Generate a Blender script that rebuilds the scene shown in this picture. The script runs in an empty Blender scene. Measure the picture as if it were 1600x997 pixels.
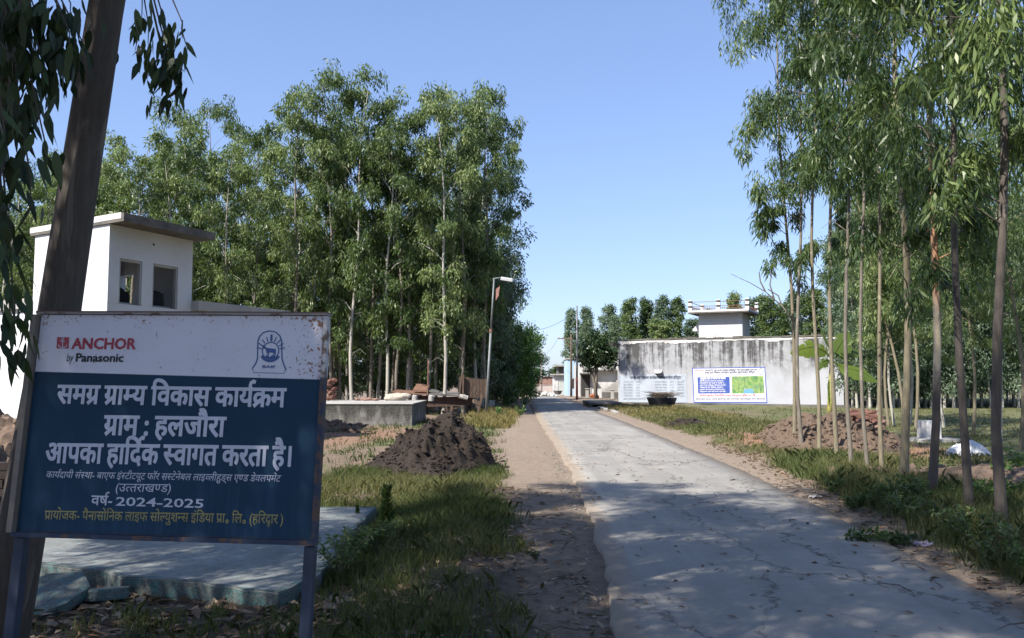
import bpy, bmesh, math, random
import numpy as np
from mathutils import Vector, Matrix, Euler
from mathutils import noise as mnoise

random.seed(7)
RNG = np.random.default_rng(11)
scene = bpy.context.scene
COL = scene.collection
PI = math.pi
rad = math.radians

# ------------------------------------------------------------------ camera
FPX = 1330.0
PITCH = math.atan((592 - 498.5) / FPX)
CAMZ = 1.65
cd = bpy.data.cameras.new('camera')
cd.sensor_width = 36
cd.lens = FPX / 1600 * 36
cd.clip_start = 0.05
cd.clip_end = 2000
cam = bpy.data.objects.new('camera', cd)
cam.location = (0, 0, CAMZ)
cam.rotation_euler = (PI / 2 + PITCH, 0, 0)
COL.objects.link(cam)
scene.camera = cam

# ------------------------------------------------------------------ light
SUN_EL, SUN_AZ = rad(47), rad(227)          # azimuth clockwise from +Y
w = bpy.data.worlds.new('World')
scene.world = w
w.use_nodes = True
nt = w.node_tree
bgn = nt.nodes['Background']
sky = nt.nodes.new('ShaderNodeTexSky')
sky.sky_type = 'NISHITA'
sky.sun_disc = False
sky.sun_elevation = SUN_EL
sky.sun_rotation = SUN_AZ
sky.air_density = 1.0
sky.dust_density = 0.6
sky.ozone_density = 3.0
hs = nt.nodes.new('ShaderNodeGamma')
hs.inputs[1].default_value = 0.66
hm = nt.nodes.new('ShaderNodeMix')
hm.data_type = 'RGBA'
hm.blend_type = 'MULTIPLY'
hm.inputs[0].default_value = 1.0
hm.inputs[7].default_value = (0.99, 1.10, 1.42, 1)
nt.links.new(sky.outputs[0], hs.inputs[0])
nt.links.new(hs.outputs[0], hm.inputs[6])
nt.links.new(hm.outputs[2], bgn.inputs[0])
bgn.inputs[1].default_value = 0.13
sd = bpy.data.lights.new('sun', 'SUN')
sd.energy = 5.0
sd.angle = rad(0.53)
sd.color = (1.0, 0.95, 0.88)
sun = bpy.data.objects.new('sun', sd)
sdir = Vector((math.sin(SUN_AZ) * math.cos(SUN_EL), math.cos(SUN_AZ) * math.cos(SUN_EL), math.sin(SUN_EL)))
sun.rotation_euler = (-sdir).to_track_quat('-Z', 'Y').to_euler()
sun.location = (-20, -20, 40)
COL.objects.link(sun)
scene.view_settings.view_transform = 'Standard'
scene.view_settings.look = 'None'
scene.view_settings.gamma = 1
scene.view_settings.use_curve_mapping = False
scene.view_settings.exposure = 1.0
try:
    scene.cycles.max_bounces = 6
    scene.cycles.diffuse_bounces = 3
    scene.cycles.use_denoising = True
except Exception:
    pass

# ------------------------------------------------------------------ helpers
_cp, _sp = math.cos(PITCH), math.sin(PITCH)


def P(px, py, Y):
    """The point at distance Y that the photograph shows at pixel px, py (measuring aid)."""
    u = (px - 800) / FPX
    v = (498.5 - py) / FPX
    dy = _cp - v * _sp
    dz = _sp + v * _cp
    s = Y / dy
    return Vector((u * s, Y, CAMZ + dz * s))


def G(px, py, z=0.0):
    u = (px - 800) / FPX
    v = (498.5 - py) / FPX
    dy = _cp - v * _sp
    dz = _sp + v * _cp
    s = (z - CAMZ) / dz
    return Vector((u * s, dy * s, z))


def sstep(a, b, x):
    t = np.clip((x - a) / (b - a), 0, 1)
    return t * t * (3 - 2 * t)


def dip(Y):
    return -0.6 * sstep(60, 130, np.asarray(Y, float))


def vnoise(x, y, s=1.0, seed=0):
    """smooth value noise on arrays, about -1..1"""
    x = np.asarray(x, float) * s + seed * 17.3
    y = np.asarray(y, float) * s + seed * 9.1
    xi, yi = np.floor(x), np.floor(y)
    fx, fy = x - xi, y - yi
    fx = fx * fx * (3 - 2 * fx)
    fy = fy * fy * (3 - 2 * fy)

    def h(a, b):
        t = np.sin(a * 127.1 + b * 311.7 + seed * 74.7) * 43758.5453
        return (t - np.floor(t)) * 2 - 1
    return (h(xi, yi) * (1 - fx) + h(xi + 1, yi) * fx) * (1 - fy) + (h(xi, yi + 1) * (1 - fx) + h(xi + 1, yi + 1) * fx) * fy


WM = {}


def wm(o):
    return WM.get(o.name, Matrix.Identity(4)) if o else Matrix.Identity(4)


def tag(o, label=None, cat=None, group=None, kind=None):
    if label:
        o['label'] = label
    if cat:
        o['category'] = cat
    if group:
        o['group'] = group
    if kind:
        o['kind'] = kind
    return o


def thing(name, label, cat, loc=(0, 0, 0), rotz=0.0, group=None, mat4=None):
    o = bpy.data.objects.new(name, None)
    o.empty_display_size = 0.2
    COL.objects.link(o)
    if mat4 is None:
        o.location = loc
        o.rotation_euler = (0, 0, rotz)
        WM[o.name] = Matrix.Translation(Vector(loc)) @ Matrix.Rotation(rotz, 4, 'Z')
    else:
        o.matrix_world = mat4
        WM[o.name] = mat4.copy()
    return tag(o, label, cat, group)


def fast_mesh(name, V, F, mat, parent=None, smooth=False, tint=None):
    """V n x 3 numpy, F m x k numpy (one k) -> object; coordinates already local"""
    me = bpy.data.meshes.new(name)
    V = np.asarray(V, np.float32)
    F = np.asarray(F, np.int32)
    n, k = F.shape
    me.vertices.add(len(V))
    me.vertices.foreach_set('co', V.ravel())
    me.loops.add(n * k)
    me.loops.foreach_set('vertex_index', F.ravel())
    me.polygons.add(n)
    me.polygons.foreach_set('loop_start', np.arange(0, n * k, k, dtype=np.int32))
    try:
        me.polygons.foreach_set('loop_total', np.full(n, k, np.int32))
    except Exception:
        pass
    me.update(calc_edges=True)
    me.validate()
    if tint is not None:
        a = me.attributes.new('tint', 'FLOAT', 'POINT')
        a.data.foreach_set('value', np.asarray(tint, np.float32))
    if smooth:
        me.shade_smooth()
    me.materials.append(mat)
    o = bpy.data.objects.new(name, me)
    COL.objects.link(o)
    if parent:
        o.parent = parent
        WM[o.name] = wm(parent)
    return o


class MB:
    """collects shapes in world coordinates, then links them as one mesh object"""

    def __init__(s):
        s.v = []
        s.f = []

    def add(s, verts, faces):
        b = len(s.v)
        s.v += [tuple(p) for p in verts]
        s.f += [tuple(i + b for i in f) for f in faces]
        return s

    def box(s, c, size, rz=0.0, M=None, taper=1.0):
        hx, hy, hz = size[0] / 2, size[1] / 2, size[2] / 2
        vs = []
        for z, k in ((-hz, 1), (hz, taper)):
            for x, y in ((-hx, -hy), (hx, -hy), (hx, hy), (-hx, hy)):
                vs.append(Vector((x * k, y * k, z)))
        R = M if M is not None else Matrix.Rotation(rz, 3, 'Z')
        vs = [R @ q + Vector(c) for q in vs]
        return s.add(vs, [(3, 2, 1, 0), (4, 5, 6, 7), (0, 1, 5, 4), (1, 2, 6, 5), (2, 3, 7, 6), (3, 0, 4, 7)])

    def bar(s, a, b, wx, wy=None, up=(0, 0, 1)):
        a, b = Vector(a), Vector(b)
        d = b - a
        L = d.length
        z = d.normalized()
        x = Vector(up).cross(z)
        if x.length < 1e-4:
            x = Vector((1, 0, 0))
        x.normalize()
        y = z.cross(x)
        M = Matrix((x, y, z)).transposed()
        return s.box((a + b) / 2, (wx, wy or wx, L), M=M)

    def tube(s, pts, rs, n=8, cap=True):
        pts = [Vector(p) for p in pts]
        if not hasattr(rs, '__len__'):
            rs = [rs] * len(pts)
        b = len(s.v)
        ref = Vector((1, 0, 0))
        for i, p in enumerate(pts):
            t = (pts[min(i + 1, len(pts) - 1)] - pts[max(i - 1, 0)]).normalized()
            x = ref - t * ref.dot(t)
            if x.length < 1e-3:
                x = Vector((0, 1, 0)) - t * t.y
            x.normalize()
            ref = x
            y = t.cross(x)
            for k in range(n):
                a = 2 * PI * k / n
                s.v.append(tuple(p + (x * math.cos(a) + y * math.sin(a)) * rs[i]))
        for i in range(len(pts) - 1):
            for k in range(n):
                k2 = (k + 1) % n
                s.f.append((b + i * n + k, b + i * n + k2, b + (i + 1) * n + k2, b + (i + 1) * n + k))
        if cap:
            s.f.append(tuple(b + k for k in range(n))[::-1])
            s.f.append(tuple(b + (len(pts) - 1) * n + k for k in range(n)))
        return s

    def prism(s, poly, z0, z1):
        n = len(poly)
        vs = [(x, y, z0) for x, y in poly] + [(x, y, z1) for x, y in poly]
        fs = [tuple(range(n))[::-1], tuple(range(n, 2 * n))]
        fs += [(i, (i + 1) % n, n + (i + 1) % n, n + i) for i in range(n)]
        return s.add(vs, fs)

    def lump(s, c, r, seed=0, sq=(1, 1, 1), amp=.3, sub=2):
        bm = bmesh.new()
        bmesh.ops.create_icosphere(bm, subdivisions=sub, radius=1)
        vs = []
        for v in bm.verts:
            k = 1 + amp * mnoise.noise(v.co * 1.7 + Vector((seed * 3.7, seed, -seed)))
            vs.append((c[0] + v.co.x * k * r * sq[0], c[1] + v.co.y * k * r * sq[1], c[2] + v.co.z * k * r * sq[2]))
        fs = [tuple(v.index for v in f.verts) for f in bm.faces]
        bm.free()
        return s.add(vs, fs)

    def build(s, name, mat, parent=None, smooth=False, bevel=0.0, label=None):
        Mi = wm(parent).inverted()
        me = bpy.data.meshes.new(name)
        me.from_pydata([tuple(Mi @ Vector(p)) for p in s.v], [], s.f)
        me.validate()
        bm = bmesh.new()
        bm.from_mesh(me)
        bmesh.ops.recalc_face_normals(bm, faces=bm.faces)
        if bevel > 0:
            bmesh.ops.bevel(bm, geom=[e for e in bm.edges if e.is_manifold and e.calc_face_angle(0) > .6], offset=bevel,
                            segments=2, profile=.6, affect='EDGES', clamp_overlap=True)
        bm.to_mesh(me)
        bm.free()
        if smooth:
            me.shade_smooth()
        me.materials.append(mat)
        o = bpy.data.objects.new(name, me)
        COL.objects.link(o)
        if parent:
            o.parent = parent
            WM[o.name] = wm(parent)
        if label:
            o['label'] = label
        return o


def copy_tree(o, parent=None):
    c = o.copy()
    COL.objects.link(c)
    if parent:
        c.parent = parent
    for ch in list(o.children):
        copy_tree(ch, c)
    return c


# ------------------------------------------------------------------ materials
class N:
    def __init__(s, name):
        s.m = bpy.data.materials.new(name)
        s.m.use_nodes = True
        s.t = s.m.node_tree
        s.b = s.t.nodes['Principled BSDF']
        s.out = s.t.nodes['Material Output']
        s._c = None

    def n(s, typ, **kw):
        nd = s.t.nodes.new(typ)
        for k, v in kw.items():
            setattr(nd, k, v)
        return nd

    def l(s, a, b):
        s.t.links.new(a, b)

    def co(s, kind='Object', scale=(1, 1, 1), rot=(0, 0, 0)):
        if s._c is None:
            s._c = s.n('ShaderNodeTexCoord')
            s._g = s.n('ShaderNodeNewGeometry')
        mp = s.n('ShaderNodeMapping')
        mp.inputs['Scale'].default_value = scale
        mp.inputs['Rotation'].default_value = rot
        s.l(s._g.outputs['Position'] if kind == 'World' else s._c.outputs[kind], mp.inputs[0])
        return mp.outputs[0]

    def noise(s, scale, detail=5, rough=.6, vec=None, dist=0.0):
        nd = s.n('ShaderNodeTexNoise')
        nd.inputs['Scale'].default_value = scale
        nd.inputs['Detail'].default_value = detail
        nd.inputs['Roughness'].default_value = rough
        nd.inputs['Distortion'].default_value = dist
        s.l(vec if vec is not None else s.co(), nd.inputs['Vector'])
        return nd.outputs['Fac']

    def vor(s, scale, feature='F1', vec=None, out='Distance'):
        nd = s.n('ShaderNodeTexVoronoi', feature=feature)
        nd.inputs['Scale'].default_value = scale
        s.l(vec if vec is not None else s.co(), nd.inputs['Vector'])
        return nd.outputs[out]

    def ramp(s, fac, stops, interp='LINEAR'):
        r = s.n('ShaderNodeValToRGB')
        r.color_ramp.interpolation = interp
        e = r.color_ramp.elements
        while len(e) < len(stops):
            e.new(.5)
        for i, (p, c) in enumerate(stops):
            e[i].position = p
            e[i].color = (c, c, c, 1) if not hasattr(c, '__len__') else (*c, 1)
        s.l(fac, r.inputs[0])
        return r.outputs[0]

    def mix(s, fac, a, b, blend='MIX'):
        m = s.n('ShaderNodeMix', data_type='RGBA', blend_type=blend)
        for inp, val in ((m.inputs['Factor'], fac), (m.inputs[6], a), (m.inputs[7], b)):
            if hasattr(val, 'default_value') and not isinstance(val, (int, float)):
                s.l(val, inp)
            elif isinstance(val, (int, float)):
                inp.default_value = val
            else:
                inp.default_value = (*val, 1)
        return m.outputs[2]

    def math(s, op, a, b=0.0, clamp=False):
        m = s.n('ShaderNodeMath', operation=op, use_clamp=clamp)
        for i, val in ((0, a), (1, b)):
            if isinstance(val, (int, float)):
                m.inputs[i].default_value = val
            else:
                s.l(val, m.inputs[i])
        return m.outputs[0]

    def attr(s, name):
        a = s.n('ShaderNodeAttribute', attribute_name=name)
        return a.outputs['Fac']

    def xyz(s, vec):
        x = s.n('ShaderNodeSeparateXYZ')
        s.l(vec, x.inputs[0])
        return x.outputs

    def bump(s, h, strength=.3, dist=.02):
        b = s.n('ShaderNodeBump')
        b.inputs['Strength'].default_value = strength
        b.inputs['Distance'].default_value = dist
        s.l(h, b.inputs['Height'])
        s.l(b.outputs[0], s.b.inputs['Normal'])

    def done(s, col=None, rough=.8, metal=0.0, spec=None):
        if col is not None:
            if hasattr(col, 'default_value') or hasattr(col, 'is_output'):
                s.l(col, s.b.inputs['Base Color'])
            else:
                s.b.inputs['Base Color'].default_value = (*col, 1)
        if isinstance(rough, (int, float)):
            s.b.inputs['Roughness'].default_value = rough
        else:
            s.l(rough, s.b.inputs['Roughness'])
        s.b.inputs['Metallic'].default_value = metal
        if spec is not None:
            s.b.inputs['Specular IOR Level'].default_value = spec
        return s.m


def simple(name, col, rough=.8, var=.15, scale=6, bump=0.0, metal=0.0):
    m = N(name)
    f = m.noise(scale)
    c = m.ramp(f, [(.25, tuple(x * (1 - var) for x in col)), (.75, tuple(min(1, x * (1 + var)) for x in col))])
    if bump:
        m.bump(m.noise(scale * 5), bump, .01)
    return m.done(c, rough, metal)


def leaf_mat(name, dark, mid, light, trans=.3, rough=.45):
    m = N(name)
    t = m.attr('tint')
    oi = m.n('ShaderNodeObjectInfo')
    t2 = m.math('ADD', t, m.math('MULTIPLY', m.math('SUBTRACT', oi.outputs['Random'], .5), .5), True)
    c = m.ramp(t2, [(0, dark), (.5, mid), (1, light)])
    m.done(c, rough, 0, .35)
    tr = m.n('ShaderNodeBsdfTranslucent')
    c2 = m.mix(.5, c, (light[0] * 1.3, light[1] * 1.5, light[2] * .6))
    m.l(c2, tr.inputs[0])
    ms = m.n('ShaderNodeMixShader')
    ms.inputs[0].default_value = trans
    m.l(m.b.outputs[0], ms.inputs[1])
    m.l(tr.outputs[0], ms.inputs[2])
    m.l(ms.outputs[0], m.out.inputs[0])
    return m.m


def peeling_bark():
    m = N('peeling_orange_bark')
    z = m.xyz(m.co('Object'))[2]
    n = m.noise(4.0, 5, .65, m.co('Object', (1, 1, .3)), 1.0)
    n2 = m.noise(30, 4, .7, m.co('Object', (1, 1, .15)))
    zz = m.math('ADD', m.math('DIVIDE', z, 8), m.math('MULTIPLY', m.math('SUBTRACT', n, .5), .22))
    c = m.ramp(zz, [(.17, (.085, .065, .052)), (.20, (.20, .15, .11)), (.23, (.46, .38, .27)), (.34, (.45, .36, .25)), (.37, (.36, .19, .10)), (.55, (.38, .20, .11)), (.62, (.24, .19, .14))])
    pt = m.ramp(n, [(.56, 0), (.60, 1)])
    c = m.mix(m.math('MULTIPLY', pt, .8), c, (.12, .08, .06))
    c = m.mix(m.ramp(n2, [(.5, 0), (.8, .4)]), c, (.15, .10, .07))
    m.bump(n2, .3, .01)
    return m.done(c, .8)


def bark_mat(name, a, b, c, patch=.5, zs=.25, bump=.4):
    m = N(name)
    v = m.co('Object', (1, 1, zs))
    f = m.noise(5.0, 4, .6, v, 1.0)
    f2 = m.noise(34.0, 4, .7, m.co('Object', (1, 1, .15)))
    base = m.mix(m.ramp(f2, [(.35, 0), (.65, 1)]), a, b)
    pt = m.ramp(f, [(patch, 0), (patch + .06, 1)])
    col = m.mix(pt, base, c)
    m.bump(m.math('ADD', f2, m.math('MULTIPLY', pt, -.6)), bump, .012)
    return m.done(col, .85)


M = {}
M['leaf'] = leaf_mat('eucalyptus_leaf', (.022, .044, .016), (.076, .122, .041), (.235, .285, .115), .34)
M['leaf_near'] = leaf_mat('eucalyptus_leaf_near', (.022, .043, .018), (.064, .106, .039), (.19, .245, .085), .34, .38)
M['leaf_grey'] = leaf_mat('eucalyptus_leaf_greyish', (.050, .082, .048), (.105, .155, .092), (.175, .230, .145))
M['leaf_dark'] = leaf_mat('broad_leaf_dark', (.012, .026, .009), (.025, .048, .016), (.05, .085, .026), .06, .4)
M['leaf_shade'] = leaf_mat('large_leaf_shade_darkened', (.010, .021, .008), (.020, .038, .013), (.05, .08, .026), .12, .5)  # leaf colour darkened to paint in the canopy shade
M['leaf_bright'] = leaf_mat('bush_leaf', (.040, .085, .020), (.075, .150, .035), (.13, .22, .055))
M['banana'] = leaf_mat('banana_leaf', (.07, .11, .02), (.16, .21, .035), (.28, .30, .06), .3, .45)
M['grass'] = leaf_mat('grass_blade', (.040, .062, .018), (.075, .105, .028), (.17, .155, .065), .3, .6)
M['grass_dry'] = leaf_mat('dry_grass_blade', (.10, .10, .035), (.22, .18, .07), (.36, .29, .13), .3, .7)
M['bark'] = bark_mat('bark_grey_brown', (.10, .085, .065), (.19, .165, .13), (.28, .25, .20), .56)
M['bark_pale'] = bark_mat('bark_pale', (.26, .24, .20), (.40, .375, .32), (.18, .15, .12), .58)
M['bark_olive'] = bark_mat('bark_olive', (.12, .10, .065), (.21, .18, .115), (.31, .275, .19), .6)
M['bark_orange'] = peeling_bark()
M['bark_dark'] = bark_mat('bark_dark_brown', (.065, .052, .042), (.100, .081, .067), (.155, .13, .108), .58, .2, .4)


def ground_material():
    m = N('ground_soil_and_grass')
    v = m.co('World')
    g = m.attr('grass')
    r = m.attr('red')
    s = m.attr('sand')
    n1 = m.noise(.9, 6, .65, v)
    n2 = m.noise(7, 6, .7, v)
    n3 = m.noise(45, 4, .7, v)
    soil = m.mix(m.ramp(n2, [(.3, 0), (.7, 1)]), (.105, .074, .050), (.215, .155, .105))
    soil = m.mix(m.ramp(n3, [(.35, 0), (.75, .6)]), soil, (.12, .085, .06))
    sand = m.mix(m.ramp(n2, [(.3, 0), (.7, 1)]), (.165, .124, .088), (.275, .215, .156))
    sand = m.mix(m.ramp(n3, [(.45, 0), (.65, .65)]), sand, (.13, .098, .072))
    sand = m.mix(m.ramp(m.noise(150, 2, .7, v), [(.6, 0), (.7, .5)]), sand, (.42, .36, .29))
    col = m.mix(s, soil, sand)
    redc = m.mix(m.ramp(n3, [(.3, 0), (.7, 1)]), (.20, .09, .05), (.36, .19, .115))
    col = m.mix(m.math('MULTIPLY', r, .8), col, redc)
    hum = m.attr('humus_shade')
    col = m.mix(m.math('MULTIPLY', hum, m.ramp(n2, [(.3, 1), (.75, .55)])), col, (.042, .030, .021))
    gcol = m.mix(m.ramp(n2, [(.3, 0), (.7, 1)]), (.060, .075, .025), (.14, .135, .055))
    gm = m.math('ADD', g, m.math('MULTIPLY', m.math('SUBTRACT', n1, .5), .9))
    gm = m.math('ADD', gm, m.math('MULTIPLY', m.math('SUBTRACT', n3, .5), .5))
    gm = m.ramp(gm, [(.38, 0), (.62, 1)])
    gm = m.math('MULTIPLY', gm, m.ramp(g, [(.05, 0), (.25, 1)]))
    col = m.mix(gm, col, gcol)
    # scattered dark bits of leaf and bark
    bits = m.vor(16, 'F1', m.co('World', (1, .45, 1), (0, 0, .7)))
    bm_ = m.math('MULTIPLY', m.ramp(bits, [(.12, 1), (.2, 0)]), m.ramp(n1, [(.45, 0), (.6, .8)]))
    col = m.mix(bm_, col, (.07, .045, .03))
    m.bump(m.math('ADD', n3, m.math('MULTIPLY', n2, 2)), .55, .03)
    return m.done(col, .95)


def road_material():
    m = N('road_concrete')
    v = m.co('World')
    n1 = m.noise(.7, 6, .65, v)
    n2 = m.noise(9, 6, .7, v)
    n3 = m.noise(90, 3, .7, v)
    col = m.mix(m.ramp(n1, [(.3, 0), (.7, 1)]), (.205, .193, .169), (.285, .266, .233))
    col = m.mix(m.ramp(n2, [(.35, 0), (.75, .7)]), col, (.29, .28, .262))
    col = m.mix(m.ramp(n3, [(.4, 0), (.75, .45)]), col, (.14, .135, .128))
    # wheel tracks and stains along the road
    trk = m.noise(1.0, 4, .6, m.co('World', (1.9, .10, 1)))
    col = m.mix(m.ramp(trk, [(.42, .28), (.56, 0)]), col, (.13, .122, .11))
    pat = m.noise(.45, 5, .7, v)
    col = m.mix(m.ramp(pat, [(.50, 0), (.60, .45)]), col, (.33, .305, .265))
    # long cracks
    nd = m.n('ShaderNodeTexNoise')
    nd.inputs['Scale'].default_value = 2.6
    nd.inputs['Detail'].default_value = 8
    nd.inputs['Roughness'].default_value = .7
    m.l(v, nd.inputs['Vector'])
    ad = m.n('ShaderNodeMixRGB', blend_type='ADD')
    ad.inputs[0].default_value = .45
    m.l(m.co('World', (.85, .26, 1)), ad.inputs[1])
    m.l(nd.outputs['Color'], ad.inputs[2])
    cr = m.vor(.85, 'DISTANCE_TO_EDGE', ad.outputs[0])
    cmask = m.math('MULTIPLY', m.ramp(cr, [(.003, 1), (.011, 0)]), m.ramp(m.noise(.5, 3, .5, v), [(.36, 0), (.46, 1)]))
    cr2 = m.vor(3.1, 'DISTANCE_TO_EDGE', ad.outputs[0])
    cm2 = m.math('MULTIPLY', m.ramp(cr2, [(.004, .7), (.013, 0)]), m.ramp(m.noise(.9, 3, .5, v), [(.56, 0), (.62, 1)]))
    cm = m.math('MAXIMUM', cmask, cm2)
    col = m.mix(m.math('MULTIPLY', cm, .75), col, (.055, .045, .035))
    # dust and soil drifting in from the verges
    e = m.attr('edge')
    em = m.math('ADD', e, m.math('MULTIPLY', m.math('SUBTRACT', m.noise(2.2, 5, .7, v), .5), .9))
    col = m.mix(m.ramp(em, [(.5, 0), (.75, .85)]), col, (.235, .188, .14))
    bits = m.vor(7, 'F1', m.co('World', (1, .35, 1), (0, 0, .9)))
    bmk = m.math('MULTIPLY', m.ramp(bits, [(.05, 1), (.085, 0)]), m.ramp(m.noise(1.1, 3, .5, v), [(.5, 0), (.58, .7)]))
    col = m.mix(bmk, col, (.08, .06, .045))
    m.bump(m.math('SUBTRACT', m.math('ADD', m.math('MULTIPLY', n3, .4), n2), m.math('MULTIPLY', cm, 2)), .4, .012)
    return m.done(col, .85)


def plaster(name, base, dirt=(.30, .28, .26), amount=.35, streak=0.0, streak_top=4.3, streak_len=2.6):
    m = N(name)
    v = m.co('World')
    n1 = m.noise(.8, 6, .65, v)
    n2 = m.noise(9, 5, .7, v)
    col = m.mix(m.math('MULTIPLY', m.ramp(n1, [(.42, 0), (.72, 1)]), amount), base, dirt)
    col = m.mix(m.math('MULTIPLY', m.ramp(n2, [(.5, 0), (.75, 1)]), amount * .6), col, tuple(x * .75 for x in base))
    if streak:
        z = m.xyz(v)[2]
        h = m.math('DIVIDE', m.math('SUBTRACT', streak_top, z), streak_len)      # 0 at the top, 1 where streaks end
        s1 = m.noise(1.0, 4, .6, m.co('World', (1.1, 1.1, .05)))
        s2 = m.noise(1.0, 5, .65, m.co('World', (4.5, 4.5, .13)))
        s3 = m.noise(2.4, 6, .75, v)
        hz = m.math('ADD', h, m.math('MULTIPLY', m.math('SUBTRACT', s1, .5), 1.1))
        grey = m.math('MULTIPLY', m.ramp(hz, [(.65, .62), (1.2, .04)]), m.ramp(s3, [(.35, .35), (.62, 1)]))
        col = m.mix(grey, col, (.17, .165, .155))
        k = m.math('ADD', m.math('MULTIPLY', s1, .5), m.math('MULTIPLY', s2, .5))
        k = m.math('ADD', k, m.math('MULTIPLY', m.math('SUBTRACT', s3, .5), .22))
        k = m.math('SUBTRACT', k, m.math('MULTIPLY', h, .075))
        gr = m.ramp(k, [(.435, 0), (.475, .45), (.515, .92)])
        fade = m.ramp(hz, [(.0, 1), (.6, .95), (1.0, 0)])
        col = m.mix(m.math('MULTIPLY', m.math('MULTIPLY', gr, fade), streak), col, (.035, .033, .031))
    m.bump(n2, .2, .02)
    return m.done(col, .9)


M['ground'] = ground_material()
M['road'] = road_material()
M['white'] = plaster('white_plaster', (.56, .56, .57), (.36, .34, .31), .38)
M['white_old'] = plaster('old_white_plaster', (.56, .55, .53), (.24, .22, .20), .75)
M['wall_stained'] = plaster('stained_whitewash', (.385, .395, .425), (.26, .26, .265), .45, 1.0)
M['blue_wall'] = plaster('pale_blue_plaster', (.36, .49, .60), (.3, .34, .38), .3)
M['pink_wall'] = plaster('cream_plaster', (.46, .40, .36), (.3, .22, .20), .5)
M['conc'] = plaster('weathered_concrete', (.135, .128, .117), (.025, .024, .022), 1.0)
def tank_conc():
    m = N('grimy_tank_concrete')
    v = m.co('World')
    n1 = m.noise(1.6, 6, .7, v)
    n2 = m.noise(1.0, 5, .7, m.co('World', (2.6, 2.6, .7)))
    n3 = m.noise(22, 4, .7, v)
    z = m.xyz(v)[2]
    c = m.mix(m.ramp(n1, [(.40, 0), (.58, 1)]), (.20, .19, .172), (.085, .08, .072))
    up = m.ramp(z, [(.0, 0), (.75, .22)])
    c = m.mix(m.ramp(m.math('ADD', n2, up), [(.52, 0), (.70, .9)]), c, (.024, .023, .021))
    c = m.mix(m.ramp(n3, [(.5, 0), (.7, .5)]), c, (.26, .25, .23))
    m.bump(n3, .4, .02)
    return m.done(c, .92)


M['tank'] = tank_conc()
M['conc_light'] = plaster('pale_cement', (.36, .345, .32), (.19, .175, .155), .7)
M['roof_edge'] = simple('mossy_slab_edge', (.11, .10, .085), .95, .5, 3, .3)
M['steel_rust'] = simple('rusty_steel', (.16, .085, .055), .8, .5, 9, .3)
M['steel_grey'] = simple('galvanised_steel', (.15, .16, .16), .55, .25, 5, 0, .3)
M['black'] = simple('black_and_gap_shade', (.02, .02, .02), .9)
M['wood_old'] = bark_mat('old_timber', (.05, .032, .022), (.115, .075, .05), (.17, .12, .085), .6, .1)
M['brick'] = simple('red_brick', (.165, .080, .058), .9, .45, 14, .3)
M['brick_dark'] = simple('shade_darkened_brick', (.022, .014, .011), .95, .5, 14, .3)  # brick colour blackened to stand for the shade the wall lies in
M['stone'] = simple('pale_stone', (.40, .385, .36), .85, .25, 7, .4)
M['lamp_white'] = simple('lamp_housing', (.34, .345, .34), .4, .1, 4)


def brickwall():
    m = N('brick_masonry')
    b = m.n('ShaderNodeTexBrick')
    b.inputs['Scale'].default_value = 1
    b.inputs['Brick Width'].default_value = .24
    b.inputs['Row Height'].default_value = .08
    b.inputs['Mortar Size'].default_value = .012
    b.inputs['Color1'].default_value = (.23, .085, .06, 1)
    b.inputs['Color2'].default_value = (.34, .15, .105, 1)
    b.inputs['Mortar'].default_value = (.30, .26, .22, 1)
    v = m.co('World', (1, 1, 1), (PI / 2, 0, 0))
    m.l(v, b.inputs['Vector'])
    col = m.mix(m.ramp(m.noise(1.2), [(.4, 0), (.7, .6)]), b.outputs[0], (.10, .06, .05))
    return m.done(col, .95)


M['brickwall'] = brickwall()

# ------------------------------------------------------------------ lettering (Devanagari is shaped here, glyph by glyph)
HALANT = '\u094d'
_gc = {}


def _raw(body, off):
    c = bpy.data.curves.new('lettering', 'FONT')
    c.body = body
    c.size = 1
    c.resolution_u = 2
    c.offset = off
    o = bpy.data.objects.new('lettering', c)
    COL.objects.link(o)
    bpy.context.view_layer.update()
    dg = bpy.context.evaluated_depsgraph_get()
    ev = o.evaluated_get(dg)
    me = ev.to_mesh()
    vs = [(v.co.x, v.co.y) for v in me.vertices]
    fs = [tuple(p.vertices) for p in me.polygons]
    ev.to_mesh_clear()
    bpy.data.objects.remove(o)
    bpy.data.curves.remove(c)
    return vs, fs


def glyph(ch, off):
    """outline faces and advance of one character"""
    k = (ch, off)
    if k not in _gc:
        if ch == ' ':
            _gc[k] = ([], [], .24)
        else:
            vs, fs = _raw(ch, off)
            v2, _ = _raw(ch + '|', 0)
            v3, _ = _raw('|', 0)
            adv = max(x for x, y in v2) - max(x for x, y in v3)
            _gc[k] = (vs, fs, adv)
    return _gc[k]


def half(ch, off):
    k = (ch, off, 'half')
    if k not in _gc:
        vs, fs, adv = glyph(ch, off)
        stem_r = max([x for x, y in vs if y < .06] or [adv])
        cut = stem_r - .115 - off
        bm = bmesh.new()
        bv = [bm.verts.new((x, y, 0)) for x, y in vs]
        for f in fs:
            try:
                bm.faces.new([bv[i] for i in f])
            except ValueError:
                pass
        bmesh.ops.bisect_plane(bm, geom=bm.verts[:] + bm.edges[:] + bm.faces[:], plane_co=(cut, 0, 0), plane_no=(1, 0, 0), clear_outer=True)
        bm.verts.index_update()
        v2 = [(v.co.x, v.co.y) for v in bm.verts]
        f2 = [tuple(v.index for v in f.verts) for f in bm.faces]
        bm.free()
        _gc[k] = (v2, f2, cut)
    return _gc[k]


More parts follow.
